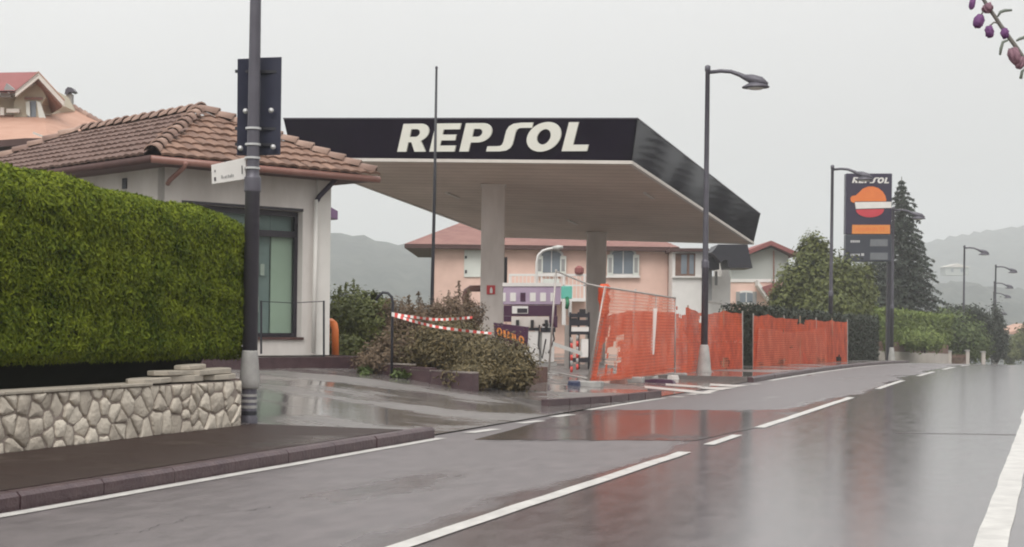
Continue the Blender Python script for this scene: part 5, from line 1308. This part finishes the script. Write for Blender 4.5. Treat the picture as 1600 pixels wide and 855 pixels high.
# garden wall and gate
gw = thing('garden_wall', 'low pale garden wall with brown capping at the road bend', 'wall', W(1420, 570, 88))
b = MB(); A, C = zfix(W(1362, 575, 86), -.8), zfix(W(1482, 575, 97), -1.3)
dv = Vector((C.x-A.x, C.y-A.y, 0)); nn = Vector((-dv.y, dv.x, 0)).normalized()
ztop = lambda u, v, d: W(u, v, d).z
b.add([A, C, C+nn*.3, A+nn*.3]+[zfix(A, ztop(1362, 548, 86)), zfix(C, ztop(1482, 553, 97)), zfix(C+nn*.3, ztop(1482, 553, 97)), zfix(A+nn*.3, ztop(1362, 548, 86))], [(0, 1, 5, 4), (1, 2, 6, 5), (2, 3, 7, 6), (3, 0, 4, 7), (4, 5, 6, 7)]); b.build('wall_body', M['pale_wall'], gw)
b = MB(); A2, C2_ = zfix(A, ztop(1362, 548, 86)+.01)+nn*.02, zfix(C, ztop(1482, 553, 97)+.01)+nn*.02
b.add([A2, C2_, C2_+nn*.26, A2+nn*.26]+[p+UP*.55 for p in (A2, C2_, C2_+nn*.26, A2+nn*.26)], [(0, 1, 5, 4), (1, 2, 6, 5), (2, 3, 7, 6), (3, 0, 4, 7), (4, 5, 6, 7)]); b.build('fence_boards', M['gatewood'], gw)
for u, v0, lab in ((1484, 550, 'left pale gatepost beside the garden wall'), (1512, 549, 'right pale gatepost under the green shrub'), (1537, 551, 'pale gatepost in front of the cypress')):
    g_ = thing('gatepost', lab, 'gatepost', W(u, 572, 97), 'pale gateposts at the road bend')
    b = MB(); face_box(b, u-2.6, v0, u+2.6, 580, 97, .22); b.build('shaft', M['pale_wall'], g_)
    b = MB(); face_box(b, u-3.6, v0-2, u+3.6, v0-.1, 97, .3, .04); b.build('cap', M['cone'], g_)
gt = thing('garden_gate', 'brown slatted gate between the two gateposts', 'gate', W(1498, 572, 97))
b = MB()
for u in frange(1488.5, 1508, 9): face_box(b, u-.7, 554, u+.7, 579, 97.1, .04)
b.build('slats', M['gatewood'], gt)
b = MB(); face_box(b, 1487.5, 557, 1509, 559, 97.05, .04); face_box(b, 1487.5, 570, 1509, 572, 97.05, .04); b.build('rail', M['gatewood'], gt)
# tall trees on the camera's side of the road (mirrored in the glossy canopy side and the wet road)
proto = None
for k in range(20):
    s = 84+k*4.4+random.uniform(-1.2, 1.2); q = 8.5+random.uniform(-1.2, 2.5); h = random.choice((7, 8, 9, 10, 11))*random.uniform(.92, 1.08)
    base = QS(q, s, roadz(s)-.1)
    if proto is None:
        proto = spruce('roadside_conifer', 'dark conifer in the row along the right side of the road', (0, 0, 0), 8.0, 2.0, 2600, M['needle'], 'conifers on the right side of the road'); o = proto
    else: o = copy_tree(proto)
    o.location = base; o.scale = (h/8*random.uniform(.9, 1.2),)*2+(h/8,); o.rotation_euler = (0, 0, random.uniform(0, 6))

# flowering twig leaning into the frame at the top right
d = 2.0
tw = thing('flowering_plant', 'arching stem of small purple flowers close at the top right corner', 'plant', Vector((1.15, 2.25, 0)))
b = MB(); st = [(1528, -22, d), (1536, -2, d), (1543, 10, d), (1553, 24, d), (1564, 41, d), (1577, 59, d), (1590, 77, d), (1601, 94, d), (1622, 122, d), (1660, 180, d+.02), (1720, 300, d+.06), (1800, 520, d+.12), (1900, 900, d+.2)]
pts = [W(*p) for p in st]+[Vector((1.13, 2.25, .3)), Vector((1.15, 2.25, -.02))]
b.tube(pts, [.0022, .0024, .0025, .0026, .0027, .0028, .0029, .003, .0034, .004, .005, .006, .007, .008, .009], 7); b.build('stem', M['twig'], tw, smooth=True)
def bell(u, v, ru, rv, ang, m, su, sv):
    k = d/F; c = W(u, v, d-.004); ax_ = Vector((math.sin(ang), 0, -math.cos(ang)))
    b = MB(); prof = [(-1.0, .25), (-.75, .7), (-.3, 1.0), (.2, 1.02), (.65, .82), (.95, .5), (1.05, .12)]
    sd_ = Vector((math.cos(ang), 0, math.sin(ang)))
    for pt in range(6):
        w_ = pt*1.047+u; o_ = (sd_*math.cos(w_)+Vector((0, 1, 0))*math.sin(w_))*ru*k*.52
        b.tube([c+ax_*t*rv*k+o_*(.35+.65*min(1, r)) for t, r in prof], [r*ru*k*.5 for t, r in prof], 7)
    rr = random.Random(int(u*7+v))
    for p in b.v: p += Vector((rr.uniform(-1, 1), rr.uniform(-1, 1), rr.uniform(-1, 1)))*.17*ru*k
    f = b.build('flower', m, tw, smooth=True)
    b = MB(); b.tube([W(su, sv, d), W((su+u)/2, min(sv, v-rv)-1, d-.002), c-ax_*rv*k*.9], [.0012, .0011, .0013], 5); b.build('stalk', M['twig'], f, smooth=True)
bell(1519, 5, 5, 9, -.15, M['flower'], 1533, -6); bell(1529.5, 33, 8, 10, -.3, M['flower'], 1545, 18); bell(1546, 49.5, 7, 8.5, .15, M['flower'], 1560, 36)
bell(1543, 12.5, 8.5, 6, .9, M['flower_old'], 1540, 4); bell(1570, 52, 6.5, 7.5, .2, M['flower'], 1566, 43); bell(1585, 88, 9, 13, .3, M['flower_old'], 1588, 75); bell(1594, 98, 7, 9, -.4, M['flower_old'], 1592, 80)
for pts_ in ([(1559, 26), (1563, 19), (1570, 16.5), (1581, 16)], [(1575, 63), (1567, 66), (1564, 76), (1562.5, 86)], [(1588, 64), (1593, 61), (1602, 58)], [(1604, 106), (1597, 112), (1595, 123)], [(1534, -4), (1528, -6), (1522, -4)]):
    b = MB(); b.tube([W(u, v, d-.003) for u, v in pts_], [.0012, .002, .0021, .0014], 6); b.build('leaf', M['twigleaf'], tw, smooth=True)

# ================================================================ AIR, SKY, LIGHT, CAMERA
hz = MB(); hz.box((-2300, -60, -22), (4600, 0, 0), (0, 2400, 0), (0, 0, 205)); hzo = hz.build('haze', None); hzo['kind'] = 'stuff'
m = bpy.data.materials.new('thin_mist'); m.use_nodes = True; nt = m.node_tree; nt.nodes.remove(nt.nodes['Principled BSDF'])
v = nt.nodes.new('ShaderNodeVolumePrincipled'); v.inputs['Color'].default_value = (.91, .94, .955, 1); v.inputs['Density'].default_value = .00082; v.inputs['Anisotropy'].default_value = .2
nt.links.new(v.outputs['Volume'], nt.nodes['Material Output'].inputs['Volume']); hzo.data.materials.append(m)

w = bpy.data.worlds.new('World'); SC.world = w; w.use_nodes = True; N = w.node_tree.nodes; L = w.node_tree.links
SUN_EL, SUN_AZ = math.radians(50), math.radians(192)
sk = N.new('ShaderNodeTexSky'); sk.sky_type = 'NISHITA'; sk.sun_disc = False; sk.sun_elevation = SUN_EL; sk.sun_rotation = SUN_AZ; sk.dust_density = 6; sk.air_density = 1
hs = N.new('ShaderNodeHueSaturation'); hs.inputs['Saturation'].default_value = .12; L.new(sk.outputs['Color'], hs.inputs['Color'])
tc = N.new('ShaderNodeTexCoord'); sx = N.new('ShaderNodeSeparateXYZ'); L.new(tc.outputs['Generated'], sx.inputs[0])
ov = N.new('ShaderNodeMapRange'); ov.inputs['From Min'].default_value = 0; ov.inputs['From Max'].default_value = 1; ov.inputs['To Min'].default_value = 5.6; ov.inputs['To Max'].default_value = 17.5; L.new(sx.outputs['Z'], ov.inputs['Value'])
nz = N.new('ShaderNodeTexNoise'); nz.inputs['Scale'].default_value = 1.6; nz.inputs['Detail'].default_value = 4; L.new(tc.outputs['Generated'], nz.inputs['Vector'])
nm = N.new('ShaderNodeMapRange'); nm.inputs['From Min'].default_value = .3; nm.inputs['From Max'].default_value = .7; nm.inputs['To Min'].default_value = .93; nm.inputs['To Max'].default_value = 1.05; L.new(nz.outputs['Fac'], nm.inputs['Value'])
sl = N.new('ShaderNodeMapRange'); sl.inputs['From Min'].default_value = -.5; sl.inputs['From Max'].default_value = .5; sl.inputs['To Min'].default_value = 1.08; sl.inputs['To Max'].default_value = .92; L.new(sx.outputs['X'], sl.inputs['Value'])
m0 = N.new('ShaderNodeMath'); m0.operation = 'MULTIPLY'; L.new(ov.outputs['Result'], m0.inputs[0]); L.new(sl.outputs['Result'], m0.inputs[1])
mu = N.new('ShaderNodeMath'); mu.operation = 'MULTIPLY'; L.new(m0.outputs[0], mu.inputs[0]); L.new(nm.outputs['Result'], mu.inputs[1])
cc = N.new('ShaderNodeMix'); cc.data_type = 'RGBA'; cc.blend_type = 'MULTIPLY'; cc.inputs['Factor'].default_value = 1; cc.inputs['A'].default_value = (1.0, .985, .975, 1); L.new(mu.outputs[0], cc.inputs['B'])
mx = N.new('ShaderNodeMix'); mx.data_type = 'RGBA'; mx.inputs['Factor'].default_value = .9; L.new(hs.outputs['Color'], mx.inputs['A']); L.new(cc.outputs['Result'], mx.inputs['B'])
bg = N['Background']; bg.inputs['Strength'].default_value = .1; L.new(mx.outputs['Result'], bg.inputs['Color'])
su = bpy.data.lights.new('sun', 'SUN'); su.energy = 1.5; su.angle = math.radians(30); su.color = (1, .97, .93)
so = bpy.data.objects.new('sun', su); COL.objects.link(so)
sd = Vector((math.sin(SUN_AZ)*math.cos(SUN_EL), math.cos(SUN_AZ)*math.cos(SUN_EL), math.sin(SUN_EL)))
so.rotation_euler = sd.to_track_quat('Z', 'Y').to_euler(); so.location = sd*60

cam = bpy.data.cameras.new('camera'); co = bpy.data.objects.new('camera', cam); COL.objects.link(co)
cam.sensor_width = 36; cam.lens = 36*F/1600; cam.shift_y = (CY-427.5)/1600; cam.clip_start = .1; cam.clip_end = 8000
R = Matrix(((cr, -sr, 0), (0, 0, -1), (sr, cr, 0))).to_4x4(); co.matrix_world = Matrix.Translation((0, 0, H)) @ R
SC.camera = co
SC.view_settings.view_transform = 'Standard'; SC.view_settings.look = 'None'; SC.view_settings.exposure = .25; SC.view_settings.gamma = 1
SC.render.engine = 'CYCLES'; SC.cycles.use_denoising = True
SC.cycles.volume_bounces = 1; SC.cycles.max_bounces = 8; SC.cycles.transparent_max_bounces = 12
SC.cycles.pixel_filter_type = 'BLACKMAN_HARRIS'; SC.cycles.filter_width = 2.0
